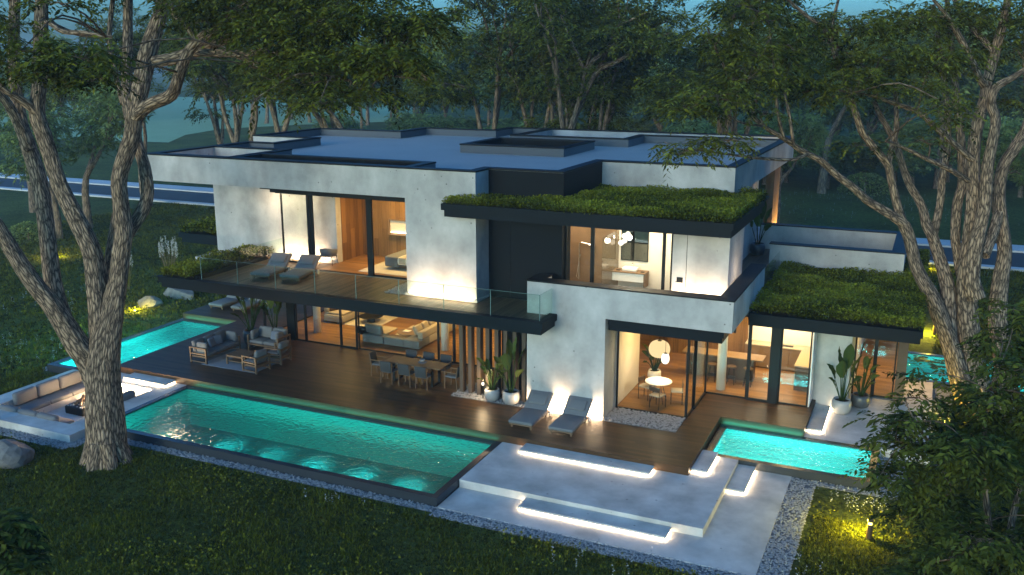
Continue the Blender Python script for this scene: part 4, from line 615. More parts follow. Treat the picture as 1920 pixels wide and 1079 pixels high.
aim(arealight('wall_uplight', (-5.50, 30.2, 4.05), .06, 30, (1, .76, .5), sy=2.0), (-.8, 0, 1))

# ------------------------------------------------------------------ furniture on the deck
def lounger(label, loc, rz, m='cush'):
    t = thing('sun_lounger', label, 'sun lounger', loc, rz, 'sun loungers')
    MB().rbox(-.40, .40, 0, 1.55, .11, .16, .015).build('frame', 'teak', t); 
    for x in (-.36, .30):
        for y in (.06, 1.3): box('leg', 'teak', t, x, x + .06, y, y + .06, 0, .11)
    MB().tube([(-.44, 1.5, .1), (.44, 1.5, .1)], .018, 8).build('axle', 'steel', t)
    for x in (-.45, .42): MB().lathe([(.09, -.02), (.09, .02)], 16).xf(Matrix.Translation((x + .015, 1.5, .09)) @ Matrix.Rotation(R(90), 4, 'Y')).build('wheel', 'white', t)
    rb('seat_cushion', m, t, -.42, .42, -.02, 1.25, .16, .27, r=.04)
    b = MB().rbox(-.42, .42, 0, .78, 0, .12, .05).xf(Matrix.Translation((0, 1.24, .16)) @ Matrix.Rotation(R(35), 4, 'X')); b.build('back_cushion', m, t, True)
    MB().rbox(-.30, .30, 0, .4, 0, .09, .04).xf(Matrix.Translation((0, 1.37, .36)) @ Matrix.Rotation(R(35), 4, 'X')).build('pillow', m, t, True)
    return t
lounger('grey sun lounger on the front deck, nearer the potted plants', (-11.17, 25.4, 0), 0); lounger('grey sun lounger on the front deck, right one before the lit pier', (-9.8, 25.42, 0), 0)
lounger('leftmost sun lounger on the far deck beside the narrow pool', (-30.25, 32.9, 0), 0); lounger('right sun lounger of the pair on the far deck beside the narrow pool', (-28.93, 32.92, 0), 0)
lounger('left sun lounger on the upper terrace behind the glass railing', (-22.85, 27.35, 3.36), R(9), 'cush'); lounger('right sun lounger on the upper terrace behind the glass railing', (-21.6, 27.5, 3.36), R(9), 'cush')

tag(rb('outdoor_rug', 'rug', None, -25.1, -22.5, 26.25, 28.3, .004, .02, r=.006), 'blue grey rug under the outdoor lounge set', 'rug')
def sofa(label, name, loc, rz, width, seats, cat='sofa', depth=.82):
    t = thing(name, label, cat, loc, rz); h = width / 2
    for sx in (-h, h - .06):
        for sy in (0, depth - .06): box('leg', 'teak', t, sx, sx + .06, sy, sy + .06, 0, .6)
        box('armrest', 'teak', t, sx - .01, sx + .07, 0, depth, .6, .64); box('side_rail', 'teak', t, sx + .005, sx + .055, .06, depth - .06, .36, .41); box('side_rail', 'teak', t, sx + .005, sx + .055, .06, depth - .06, .05, .09)
    box('seat_frame', 'teak', t, -h + .06, h - .06, .02, depth - .02, .22, .29); box('back_rail', 'teak', t, -h + .06, h - .06, depth - .05, depth, .54, .61)
    w_ = (width - .16) / seats
    for k in range(seats):
        a = -h + .08 + k * w_
        rb('seat_cushion', 'cush', t, a, a + w_ - .01, .0, depth - .18, .29, .44, r=.06)
        MB().rbox(0, w_ - .02, 0, .17, 0, .46, .07).xf(Matrix.Translation((a + .01, depth - .26, .42)) @ Matrix.Rotation(R(-12), 4, 'X')).build('back_cushion', 'cush', t, True)
    return t
s1 = sofa('three seat teak outdoor sofa with blue grey cushions facing the low table', 'outdoor_sofa', (-24.95, 27.35, 0), R(90), 2.0, 3)
for sx in (-1, 1): MB().rbox(-.08, .08, -.25, .25, 0, .4, .07).xf(Matrix.Translation((sx * .84, .3, .43))).build('side_cushion', 'cush', s1, True)
for k, a in ((-.1, 12), (.2, -14)): MB().rbox(-.2, .2, -.06, .06, 0, .36, .06).xf(Matrix.Translation((k, .42, .45)) @ Matrix.Rotation(R(a), 4, 'Z') @ Matrix.Rotation(R(-20), 4, 'X')).build('throw_pillow', 'rug', s1, True)
s1.location = (-24.85, 27.3, 0); s1.rotation_euler = (0, 0, R(90))
s2 = sofa('two seat teak outdoor sofa beside the two large planters', 'outdoor_sofa', (-23.9, 28.5, 0), 0, 1.55, 2)
for sx in (-1, 1): MB().rbox(-.08, .08, -.22, .22, 0, .38, .07).xf(Matrix.Translation((sx * .62, .3, .43))).build('side_cushion', 'cush', s2, True)
MB().rbox(-.2, .2, -.06, .06, 0, .36, .06).xf(Matrix.Translation((.3, .38, .45)) @ Matrix.Rotation(R(-20), 4, 'X')).build('throw_pillow', 'rug', s2, True)
sofa('teak outdoor armchair nearest the pool with its back to the dining table', 'outdoor_armchair', (-23.05, 26.65, 0), R(-97), .75, 1, 'armchair', .75); sofa('teak outdoor armchair behind the other one, by the glass doors', 'outdoor_armchair', (-22.95, 27.75, 0), R(-85), .75, 1, 'armchair', .75)
ct = thing('coffee_table', 'square low teak slatted table amid the outdoor sofas', 'table', (-23.75, 27.1, .02))
for k in range(9): box('top_slat', 'teak', ct, -.46 + k * .103, -.365 + k * .103, -.42, .42, .34, .37)
box('frame', 'teak', ct, -.44, .44, -.4, .4, .29, .34); box('shelf', 'teak', ct, -.4, .4, -.36, .36, .1, .13)
for x in (-.46, .4):
    for y in (-.42, .36): box('leg', 'teak', ct, x, x + .06, y, y + .06, 0, .29)

# dining table and eight chairs
dt = thing('dining_table', 'long brown outdoor dining table with eight chairs around it', 'table', (-16.45, 27.98, 0))
MB().rbox(-1.17, 1.17, -.38, .38, .71, .75, .012).build('table_top', 'timber', dt)
for x in (-.85, .75):
    b = MB()
    for y in (-.3, .24): b.box(x, x + .08, y, y + .06, 0, .71)
    b.box(x, x + .08, -.24, .24, 0, .05); b.build('leg_frame', 'black', dt)
tb = thing('centrepiece', 'small blue grey bowl on a tray in the middle of the dining table', 'bowl', (-16.25, 28.05, .75)); MB().lathe([(.16, 0), (.17, .015), (.15, .02)], 18).build('tray', 'rug', tb); MB().lathe([(.05, .02), (.1, .07), (.09, .12), (.07, .08), (.02, .04)], 16).build('bowl', 'pot', tb, True)
def armchair_din(label, loc, rz):
    t = thing('dining_chair', label, 'chair', loc, rz, 'outdoor dining chairs')
    for x in (-.25, .22):
        box('leg', 'teak', t, x, x + .03, -.24, -.21, 0, .62); MB().tube([(x + .015, .26, 0), (x + .015, .24, .45), (x + .015, .3, .84)], .017, 6).build('leg', 'teak', t)
        box('armrest', 'teak', t, x - .01, x + .04, -.25, .26, .62, .645)
    rb('seat', 'dcush', t, -.22, .22, -.24, .24, .41, .48, r=.03)
    MB().rbox(-.23, .23, -.02, .03, 0, .42, .02).xf(Matrix.Translation((0, .25, .45)) @ Matrix.Rotation(R(-9), 4, 'X')).build('backrest', 'darkweave', t, True)
    return t
for i, x in enumerate((-17.35, -16.6, -15.9)): armchair_din('dining chair on the pool side, %s seen from its dark back' % ('left one', 'middle one', 'right one')[i], (x, 27.58, 0), R(180))
for i, x in enumerate((-17.2, -16.45, -15.72)): armchair_din('dining chair on the house side of the table, %s' % ('left one', 'middle one', 'right one')[i], (x, 28.6, 0), 0)
armchair_din('dining chair at the left head of the long table', (-18.1, 28.1, 0), R(95)); armchair_din('dining chair at the right head of the long table by the slats', (-14.95, 28.0, 0), R(-92))

# ------------------------------------------------------------------ potted plants
def bigleaf(name, parent, base, tip, width, droop, m='banana', seed=0, stem=.45):
    rr = random.Random(seed); b = Vector(base); t = Vector(tip); d = t - b; L = d.length; side = d.cross(Vector((0, 0, 1)))
    side = side.normalized() if side.length > 1e-3 else Vector((1, 0, 0)); yaw = rr.uniform(-.9, .9); side = (Matrix.Rotation(yaw, 3, d.normalized()) @ side); nup = side.cross(d).normalized()
    st = MB(); pts = []
    for i in range(9):
        k = i / 8; p = b + d * k + Vector((0, 0, 1)) * (math.sin(k * math.pi) * .12 * L - droop * k * k * L); pts.append(p)
    st.tube([tuple(p) for p in pts[:6]], [.022, .02, .017, .014, .011, .008], 6); s_ = st.build('stem', 'banana', parent, True)
    n = 8; V_ = []; F_ = []; j0 = int(stem * 8)
    for i in range(n + 1):
        k = stem + (1 - stem) * i / n; q = b + d * k + Vector((0, 0, 1)) * (math.sin(k * math.pi) * .12 * L - droop * k * k * L); u = i / n; wv = width * math.sin(math.pi * min(1, u * .93 + .07)) ** .75
        for s in (-1, -.5, 0, .5, 1): V_.append(q + side * (s * wv) + nup * (abs(s) * wv * .35 + .02 * math.sin(i * 2.3 + s * 3)))
    for i in range(n):
        for c in range(4): F_.append((i * 5 + c, i * 5 + c + 1, (i + 1) * 5 + c + 1, (i + 1) * 5 + c))
    me = np_mesh('leaf', np.array([tuple(v) for v in V_]), np.array(F_), np.full(len(V_), rr.random())); return link('leaf', me, m, parent, True)
def potted(label, loc, specs, pr=.28, ph=.42, pm='pot', seed=1, scale=1):
    t = thing('potted_plant', label, 'plant', loc); prof = [(pr * .55, 0), (pr * .85, ph * .12), (pr, ph * .45), (pr * .97, ph * .8), (pr * .86, ph), (pr * .78, ph), (pr * .8, ph * .82)]
    pt = MB().lathe(prof, 24).build('pot', pm, t, True); MB().lathe([(.001, ph * .84), (pr * .8, ph * .84), (pr * .8, ph * .85), (.001, ph * .88)], 16).build('soil', 'soil', pt)
    for i, (a, reach, h, w_, dr) in enumerate(specs): bigleaf('leaf', t, (.05 * math.cos(R(a)), .05 * math.sin(R(a)), ph * .85), (reach * math.cos(R(a)), reach * math.sin(R(a)), ph + h), w_, dr, seed=seed * 31 + i)
    return t
BAN = [(-100, .35, 1.45, .17, .0), (10, .5, 1.6, .16, .02), (130, .4, 1.75, .17, 0), (60, .25, 1.9, .15, 0), (200, .6, 1.3, .15, .05), (-30, .7, 1.1, .14, .1), (-150, .55, .9, .13, .12), (90, .5, 1.5, .15, 0)]
LOW = [(k * 360 / 13 + (k % 3) * 9, .45 + .12 * (k % 3), .35 + .28 * (k % 4), .06, .25) for k in range(16)]
potted('tall banana leaf plant in a grey pot before the timber slats', (-12.38, 27.36, .01), BAN, .3, .46, 'pot', 3)
potted('spotlit dracaena in a round grey pot before the timber slats', (-13.11, 27.4, .01), [(a, r, h + .35, w_ * 1.2, d) for a, r, h, w_, d in LOW] + [(20, .25, 1.25, .08, .1), (160, .3, 1.15, .08, .1)], .28, .42, 'pot', 5)
g1 = thing('garden_spotlight', 'small spike spotlight shining up among the potted dracaena', 'lamp', (-13.45, 27.35, .01)); MB().tube([(0, 0, 0), (0, 0, .5)], .012, 6).build('stake', 'black', g1); MB().lathe([(.03, .5), (.05, .56), (.04, .6)], 12).build('head', 'lampwhite', g1)
pointlight('plant_spot', (-13.4, 27.2, .7), 26, (1, .72, .4), .04)
potted('tall banana plant in a pale round pot on the right hand patio', (-2.0, 31.77, ZP), [(a, r, h * 1.02, w_ * 1.25, d) for a, r, h, w_, d in BAN], .33, .5, 'pot', 7)
potted('smaller leafy plant in a blue grey pot behind the banana plant', (-1.45, 32.65, ZP), [(a, r, h * 1.2 + .3, w_ * 1.6, d) for a, r, h, w_, d in LOW], .32, .46, 'darkpot', 9)
potted('tall dark banana plant in a big pot by the living room doors', (-24.25, 29.75, 0), [(a, r, h * .95 + .3, w_ * 1.3, d) for a, r, h, w_, d in BAN], .42, .6, 'pot', 11)
potted('bushy palm in a dark pot behind the two seat outdoor sofa', (-25.05, 29.2, 0), [(a, r * 1.2, h * 1.2 + .6, w_ * 1.1, d * .6) for a, r, h, w_, d in LOW], .34, .62, 'darkpot', 13)
potted('plant in a white pot inside the glazed dining corner', (-8.55, 31.7, .01), [(a, r * .9, h * .9 + .3, w_ * 1.4, d) for a, r, h, w_, d in LOW], .25, .4, 'white', 15)
potted('plant in a black ribbed pot at the end of the upper balcony', (-6.45, 39.9, T), BAN[:6], .32, .5, 'darkpot', 17)

# ------------------------------------------------------------------ indoors
lv = thing('corner_sofa', 'long grey modular corner sofa behind the glass doors', 'sofa', (-20.86, 31.1, .01))
for a in ((0, 1.0, 0, .55), (1.05, 1.95, 0, .3), (1.95, 2.7, 0, .9)): rb('base', 'cush', lv, *a, .1, .42, r=.03)
rb('base', 'beige', lv, 1.75, 2.7, .9, 3.3, .1, .42, r=.03); rb('back', 'beige', lv, 2.45, 2.7, .3, 3.3, .42, .72, r=.05)
for k in range(4): MB().rbox(-.28, .28, -.09, .09, 0, .42, .08).xf(Matrix.Translation((2.25, .9 + k * .6, .44)) @ Matrix.Rotation(R(90 + 8 * (k % 2)), 4, 'Z') @ Matrix.Rotation(R(-25), 4, 'X')).build('cushion', 'beige', lv, True)
rb('seat', 'beige', lv, 0, 1.0, .25, 1.2, .42, .5, r=.04); MB().rbox(-.45, .45, -.1, .1, 0, .42, .08).xf(Matrix.Translation((.5, .2, .45)) @ Matrix.Rotation(R(170), 4, 'Z') @ Matrix.Rotation(R(-10), 4, 'X')).build('back_cushion', 'cush', lv, True)
box('shelf', 'brown', lv, 1.05, 1.95, .3, .6, .1, .38)
cf = thing('round_coffee_table', 'round beige coffee table with papers inside the corner sofa', 'table', (-19.25, 32.2, .01)); MB().lathe([(.5, .38), (.52, .4), (.52, .42), (.5, .43)], 28).build('table_top', 'timber', cf); MB().lathe([(.25, 0), (.12, .2), (.2, .38)], 16).build('pedestal', 'brown', cf, True); box('papers', 'white', cf, -.25, .05, -.12, .12, .432, .45)
tag(rb('living_rug', 'creamrug', None, -20.3, -18.6, 31.9, 34.3, .01, .025, r=.005), 'beige rug under the round coffee table', 'rug')
tag(rb('living_rug', 'creamrug', None, -23.6, -21.6, 33.2, 36.0, .01, .025, r=.005), 'cream rug under the black disc table at the back', 'rug')
bd = thing('disc_table', 'low black disc table on the cream living room rug', 'table', (-22.3, 34.0, .025)); MB().lathe([(.5, .26), (.55, .28), (.5, .3)], 28).build('table_top', 'black', bd); MB().lathe([(.2, 0), (.15, .26)], 14).build('pedestal', 'black', bd)
s4 = thing('living_sofa', 'beige sofa with brown pillows behind the white column', 'sofa', (-24.2, 33.1, .01)); rb('base', 'beige', s4, 0, 1.0, 0, 2.6, .08, .4, r=.03); rb('seat', 'beige', s4, 0, 1.0, .05, 2.55, .4, .52, r=.05); rb('back', 'beige', s4, 0, .25, 0, 2.6, .5, .78, r=.06)
for k in range(3): MB().rbox(-.24, .24, -.08, .08, 0, .4, .07).xf(Matrix.Translation((.35, .3 + k * .35, .52)) @ Matrix.Rotation(R(60 + k * 12), 4, 'Z') @ Matrix.Rotation(R(-20), 4, 'X')).build('cushion', 'brown', s4, True)
def tubchair(name, label, loc, rz, m):
    t = thing(name, label, 'chair', loc, rz); b = MB(); n = 14; 
    for i in range(n + 1):
        a = R(200 + 320 * i / n - 20 - 70); h = .72 - .16 * abs(i / n - .5) * 2
        b.v += [(.32 * math.cos(a), .3 * math.sin(a), .36), (.36 * math.cos(a), .34 * math.sin(a), h), (.29 * math.cos(a), .27 * math.sin(a), h), (.26 * math.cos(a), .24 * math.sin(a), .36)]
    for i in range(n):
        for c in range(4): b.f.append((i * 4 + c, i * 4 + (c + 1) % 4, i * 4 + 4 + (c + 1) % 4, i * 4 + 4 + c))
    b.build('shell', m, t, True); rb('seat', m, t, -.27, .27, -.27, .25, .34, .45, r=.06)
    for x, y in ((-.24, -.22), (.24, -.22), (-.24, .22), (.24, .22)): MB().tube([(x, y, .34), (x * 1.2, y * 1.2, 0)], [.016, .01], 6).build('leg', 'black', t)
    return t
tubchair('tub_chair', 'black tub chair just inside the living room sliding door', (-20.95, 31.5, .01), R(30), 'black'); tubchair('tub_chair', 'dark olive tub chair at the bedroom window upstairs', (-22.1, 30.75, T + .005), R(10), 'dcush')
# glazed dining corner
rt = thing('round_table', 'round white table under the paper pendant lamp', 'table', (-7.82, 29.6, .01)); MB().lathe([(.40, .72), (.46, .735), (.46, .75), (.44, .76)], 32).build('table_top', 'white', rt)
for k in range(4):
    a = R(45 + 90 * k); MB().tube([(.12 * math.cos(a), .12 * math.sin(a), .72), (.32 * math.cos(a), .32 * math.sin(a), 0)], .012, 6).build('leg', 'black', rt)
def sidechair(label, loc, rz):
    t = thing('side_chair', label, 'chair', loc, rz)
    for x in (-.2, .18):
        for y in (-.2, .18): MB().tube([(x, y, 0), (x, y, .43 if y < 0 else .78)], .013, 6).build('leg', 'black', t)
    rb('seat', 'beige', t, -.21, .21, -.21, .21, .43, .48, r=.03); rb('backrest', 'brown', t, -.22, .22, .17, .2, .62, .78, r=.01)
sidechair('black framed chair with white seat left of the round table', (-8.3, 29.75, .01), R(75)); sidechair('black framed chair nearest the glass at the round table', (-7.7, 29.05, .01), R(160)); sidechair('black framed chair with white seat right of the round table', (-7.2, 29.75, .01), R(-75))
def pendant(name, label, loc, rx, hz, m):
    t = thing(name, label, 'lamp', loc); n = 14; prof = [(rx * max(.03, math.sin(math.pi * i / n)) ** .7, -hz * math.cos(math.pi * i / n)) for i in range(n + 1)]
    MB().lathe(prof, 28).build('shade', m, t, True); MB().tube([(0, 0, hz), (0, 0, 3.0 - loc[2] - .02)], .008, 6).build('cord', 'black', t); MB().lathe([(.08, hz * .98), (.06, hz * 1.05)], 12).build('cap', 'black', t)
pendant('pendant_lamp', 'large round paper pendant lamp over the round table', (-8.0, 30.2, 1.72), .37, .3, 'lampglow'); pendant('pendant_lamp', 'small bright oval pendant lamp beside the large one', (-7.7, 29.9, 1.5), .14, .19, 'lampwhite')
pointlight('pendant_light', (-7.85, 29.8, 1.25), 25, (1, .74, .45), .15)
ki = thing('kitchen_island', 'long oak topped kitchen island behind the glass', 'island', (-7.8, 32.7, .01)); rb('worktop', 'timber', ki, 0, 2.95, 0, .75, .88, .93, r=.008); box('body', 'brown', ki, .1, 2.6, .28, .7, 0, .88)
for i, x in enumerate((-6.6, -5.9, -5.3)):
    t = thing('bar_stool', '%s of the dark bar stools at the kitchen island' % ('leftmost', 'middle one', 'rightmost')[i], 'stool', (x, 32.5, .01), 0, 'bar stools'); MB().lathe([(.16, .62), (.18, .64), (.17, .67)], 18).build('seat', 'brown', t)
    for k in range(4): a = R(45 + 90 * k); MB().tube([(.1 * math.cos(a), .1 * math.sin(a), .62), (.19 * math.cos(a), .19 * math.sin(a), 0)], .013, 6).build('leg', 'black', t)
    MB().lathe([(.15, .24), (.162, .25), (.15, .26)], 16).build('foot_ring', 'black', t)
kc = thing('kitchen_counter', 'L shaped oak kitchen counter with pale worktop against the lit wall', 'counter', (0, 0, .01)); MB().box(-5.85, -3.08, 34.7, 35.28, .88, .92).box(-3.75, -3.08, 32.7, 34.7, .88, .92).build('worktop', 'beige', kc)
for k in range(4): box('cabinet_door', 'timber', kc, -5.85 + k * .55, -5.31 + k * .55, 34.73, 34.78, .05, .87)
MB().box(-5.85, -3.1, 34.78, 35.28, .0, .88).box(-3.72, -3.1, 32.72, 34.78, 0, .88).build('body', 'brown', kc); box('sink', 'black', kc, -4.5, -4.1, 34.85, 35.1, .921, .925); box('shelf', 'timber', kc, -5.8, -3.1, 35.0, 35.28, 1.98, 2.03)
for i, (x, z) in enumerate(((-6.2, 2.1), (-5.95, 1.8))):
    t = thing('tube_pendant', '%s slim black tube pendant over the kitchen island' % ('higher', 'lower')[i], 'lamp', (x, 33.0, z)); MB().lathe([(.05, 0), (.05, .4)], 12).build('shade', 'black', t); MB().tube([(0, 0, .4), (0, 0, 2.98 - z)], .006, 5).build('cord', 'black', t)
# bedroom and bathroom
bdm = thing('bed', 'low bed with white linen and grey throw behind the upstairs glass', 'bed', (-19.5, 30.9, T + .02)); box('frame', 'brown', bdm, .1, 2.2, .1, 1.7, .08, .2); rb('mattress', 'linen', bdm, 0, 2.25, 0, 1.8, .2, .5, r=.08); rb('throw', 'cush', bdm, -.02, .6, -.02, 1.82, .1, .52, r=.06); rb('blanket', 'beige', bdm, .62, .95, -.015, 1.815, .25, .515, r=.04)
for k in range(2): MB().rbox(-.3, .3, -.2, .2, 0, .14, .06).xf(Matrix.Translation((1.9, .5 + .8 * k, .5)) @ Matrix.Rotation(R(90), 4, 'Z')).build('pillow', 'linen', bdm, True)
tag(rb('bedroom_rug', 'creamrug', None, -20.28, -16.9, 30.12, 32.5, T + .006, T + .02, r=.004), 'cream rug under the upstairs bed', 'rug')
bl = thing('bedside_lamp', 'small globe wall lamp beside the upstairs bed', 'lamp', (-19.3, 32.9, 4.1)); MB().lathe([(.01, -.09), (.08, -.05), (.09, 0), (.06, .07), (.01, .09)], 14).build('globe', 'lampwhite', bl, True); box('bracket', 'black', bl, -.02, .02, .05, .1, -.03, .03)
va = thing('vanity', 'white wall hung bathroom vanity with timber top and basin', 'vanity', (-10.0, 30.85, T)); box('drawer', 'white', va, 0, 1.15, 0, .5, .5, .8); box('top', 'timber', va, -.02, 1.2, -.03, .52, .8, .84); rb('basin', 'white', va, .32, .85, .1, .45, .84, .97, r=.03); MB().tube([(.6, .48, .84), (.6, .48, 1.08), (.6, .36, 1.08)], .014, 6).build('tap', 'steel', va); box('side_panel', 'timber', va, 1.15, 1.2, 0, .5, .3, .8)
for x in (.1, 1.0): box('soap_tray', 'black', va, x, x + .14, .12, .22, .841, .865)
mi = thing('bathroom_mirror', 'tall black framed mirror above the vanity', 'mirror', (-9.86, 31.36, T + 1.15)); m_, n_, l_, o_ = mat('mirror'); g_ = n_.new('ShaderNodeBsdfGlossy'); g_.inputs[1].default_value = .03; g_.inputs[0].default_value = (.7, .7, .7, 1); l_.new(g_.outputs[0], o_.inputs[0]); box('glass', m_, mi, .03, .98, 0, .02, .03, 1.07)
MB().box(0, 1.01, .005, .03, 0, .03).box(0, 1.01, .005, .03, 1.07, 1.1).box(0, .03, .005, .03, .03, 1.07).box(.98, 1.01, .005, .03, .03, 1.07).build('frame', 'black', mi)
for i, (x, z) in enumerate(((.18, .92), (.06, .66))):
    t = thing('globe_lamp', '%s white globe lamp at the bathroom mirror' % ('upper', 'lower')[i], 'lamp', (-9.86 + x, 31.15, T + 1.15 + z)); MB().lathe([(.01, -.1), (.08, -.06), (.1, 0), (.08, .06), (.01, .1)], 16).build('globe', 'lampwhite', t, True); MB().tube([(0, .05, 0), (0, .2, 0)], .012, 6).build('bracket', 'black', t)
sh = thing('shower_set', 'chrome rain shower with hose behind the bathroom glass', 'shower', (-11.45, 31.36, T + .3)); MB().tube([(0, 0, 0), (0, 0, 1.35), (.1, -.05, 1.38), (.45, -.05, 1.33)], .014, 6).build('riser', 'steel', sh); MB().lathe([(.12, 0), (.12, .02)], 16, (.48, -.05, 1.3)).build('rain_head', 'steel', sh); MB().tube([(.05, -.05, .9), (0, -.08, .5), (-.06, -.08, .1), (.02, -.06, -.02), (.06, -.04, .2)], .01, 6).build('hose', 'steel', sh); MB().lathe([(.03, 0), (.04, .06)], 10, (.06, -.07, .88)).build('hand_shower', 'steel', sh)
pointlight('mirror_light', (-9.7, 30.9, T + 1.9), 12, (1, .8, .6), .1)

# ------------------------------------------------------------------ garden lights, boulders, shrubs
def bollard(label, loc, e=24):
    t = thing('garden_bollard', label, 'lamp', loc, 0, 'garden bollard lights'); MB().lathe([(.075, 0), (.075, .42)], 14).build('post', 'brown', t); MB().lathe([(.045, .42), (.045, .5)], 12).build('light_band', 'bulb', t); MB().lathe([(.08, .5), (.08, .55), (.07, .56)], 14).build('cap', 'brown', t)
    pointlight('bollard_light', (loc[0] - .22, loc[1] + .10, loc[2] + .46), e, (1, .8, .06), .05)
bollard('round brown bollard light glowing yellow on the lawn at front right', (-.53, 23.57, ZG), 170); bollard('bollard light on the lawn behind the lily pool', (.86, 44.3, ZG), 260)
def spotdisc(label, loc, e):
    t = thing('ground_light', label, 'lamp', loc, 0, 'yellow ground lights'); MB().lathe([(.1, 0), (.1, .06), (.08, .07)], 14).build('housing', 'black', t); MB().lathe([(.07, .07), (.05, .1), (.01, .11)], 12).build('lens', 'bulb', t); pointlight('ground_glow', (loc[0], loc[1], loc[2] + .3), e, (1, .8, .06), .08)
spotdisc('yellow ground light in the far left lawn behind the forked trunk', (-49.4, 39.9, ZG), 160); spotdisc('yellow ground light in the lawn by the boulders at left', (-34.9, 32.4, ZG), 90); spotdisc('yellow ground light beneath the left planter box', (-31.0, 36.5, ZG), 120); spotdisc('yellow ground light near the road behind the right tree', (.4, 58.4, ZG), 90); spotdisc('yellow ground light at the foot of the right tree', (1.2, 32.9, ZG), 90)
def boulder(label, loc, sx, sy, sz, seed):
    bm = bmesh.new(); bmesh.ops.create_icosphere(bm, subdivisions=3, radius=1); rr = np.random.default_rng(seed); dirs = nrm(rr.normal(0, 1, (9, 3))); ds = rr.uniform(.5, .85, 9)
    for v in bm.verts:
        p = np.array(v.co); 
        for d, k in zip(dirs, ds):
            e = p @ d - k
            if e > 0: p = p - d * e * .97
        p = p * (1 + .03 * math.sin(p[0] * 9 + seed) * math.sin(p[1] * 8) + .015 * math.sin(p[2] * 21 + p[0] * 17)); v.co = (p[0] * sx, p[1] * sy, p[2] * sz)
    o = MB().addbm(bm).build('boulder', 'stone', None, False); o.location = loc; return tag(o, label, 'rock')
boulder('big grey boulder on the lawn at the lower left edge', (-25.25, 17.75, ZG + .2), 1.0, .8, .62, 2); boulder('smaller pale boulder at the left of the far lawn', (-35.2, 33.6, ZG + .1), .8, .55, .4, 5); boulder('long grey boulder behind the small pale one', (-35.2, 35.6, ZG + .15), 1.3, .7, .55, 8)
rngv = np.random.default_rng(5)
def ballbush(label, loc, r, m='leaffar'):
    t = thing('clipped_bush', label, 'bush', loc); k = 2600; d = nrm(rngv.normal(0, 1, (k, 3))); d[:, 2] = np.abs(d[:, 2]) * 1; P = d * r * np.array([1.25, 1.25, .95]) * rngv.uniform(.9, 1.02, (k, 1)); c = Crown(); c.add(*leaves(rngv, P, .16, .4, d * .6)); c.build(m, t, 'foliage'); MB().tube([(0, 0, 0), (0, 0, r * .5)], .08, 7).build('stem', 'bark2', t)
ballbush('clipped round dark bush on the lawn at far left', (-55.8, 43.3, ZG), 1.25); ballbush('clipped round dark bush on the hazy lawn behind the right tree', (-5.4, 91.5, ZG), 1.9)
def pampas(label, loc, n, h, seed, plumes=8):
    t = thing('pampas_grass', label, 'grass', loc); rr = np.random.default_rng(seed); a = rr.uniform(0, 6.28, n); lean = rr.uniform(.15, .75, n); Vs, Fs, k = [], [], 0
    segs = 4
    for i in range(n):
        H_ = h * rr.uniform(.5, .9); w_ = .012; dx, dy = math.cos(a[i]), math.sin(a[i]); pts = [(dx * lean[i] * (s / segs) ** 1.6 * H_ * .8, dy * lean[i] * (s / segs) ** 1.6 * H_ * .8, H_ * (s / segs) * (1 - .25 * lean[i] * (s / segs))) for s in range(segs + 1)]
        for s, p in enumerate(pts): q = w_ * (1 - s / (segs + .3)); Vs += [(p[0] - dy * q, p[1] + dx * q, p[2]), (p[0] + dy * q, p[1] - dx * q, p[2])]
        for s in range(segs): Fs.append((k + 2 * s, k + 2 * s + 1, k + 2 * s + 3, k + 2 * s + 2))
        k += 2 * (segs + 1)
    me = np_mesh('blades', np.array(Vs), np.array(Fs), rr.uniform(.3, 1, len(Vs))); link('blades', me, 'grass', t)
    for i in range(plumes):
        aa = rr.uniform(0, 6.28); le = rr.uniform(.05, .35); top = np.array([math.cos(aa) * le * h, math.sin(aa) * le * h, h * rr.uniform(.9, 1.15)]); b0 = np.array([0, 0, 0]); MB().tube([tuple(b0), tuple(top * .6 + np.array([0, 0, .05 * h])), tuple(top)], .008, 5).build('stalk', 'timber', t)
        kk = 55; u = rr.random(kk); P = top + np.array([0, 0, 1]) * (u - .4)[:, None] * h * .38 + rr.normal(0, .022, (kk, 3)) * (np.sin(np.pi * np.clip(u, .05, .95)) * 1.2)[:, None]; c = Crown(); c.add(*leaves(rr, P, .1, .12, np.array([.2, .1, 1.4]))); c.build('plume', t, 'plume')
pampas('tall pampas grass with pale plumes left of the seating pit', (-27.9, 18.9, ZG), 150, 2.1, 3, 6)
pampas('pampas clump with white plumes beyond the left planter, nearest the pool', (-37.2, 37.2, ZG), 90, 2.0, 4, 16); pampas('pampas clump at the far left behind the boulders', (-38.6, 35.6, ZG), 90, 1.7, 6, 16); pampas('pampas clump peeking above the terrace planter corner', (-34.2, 38.4, ZG), 60, 3.0, 8, 9)
pampas('green grass clump between the two right hand trunks', (2.5, 37.6, ZG), 200, 1.5, 9, 0)

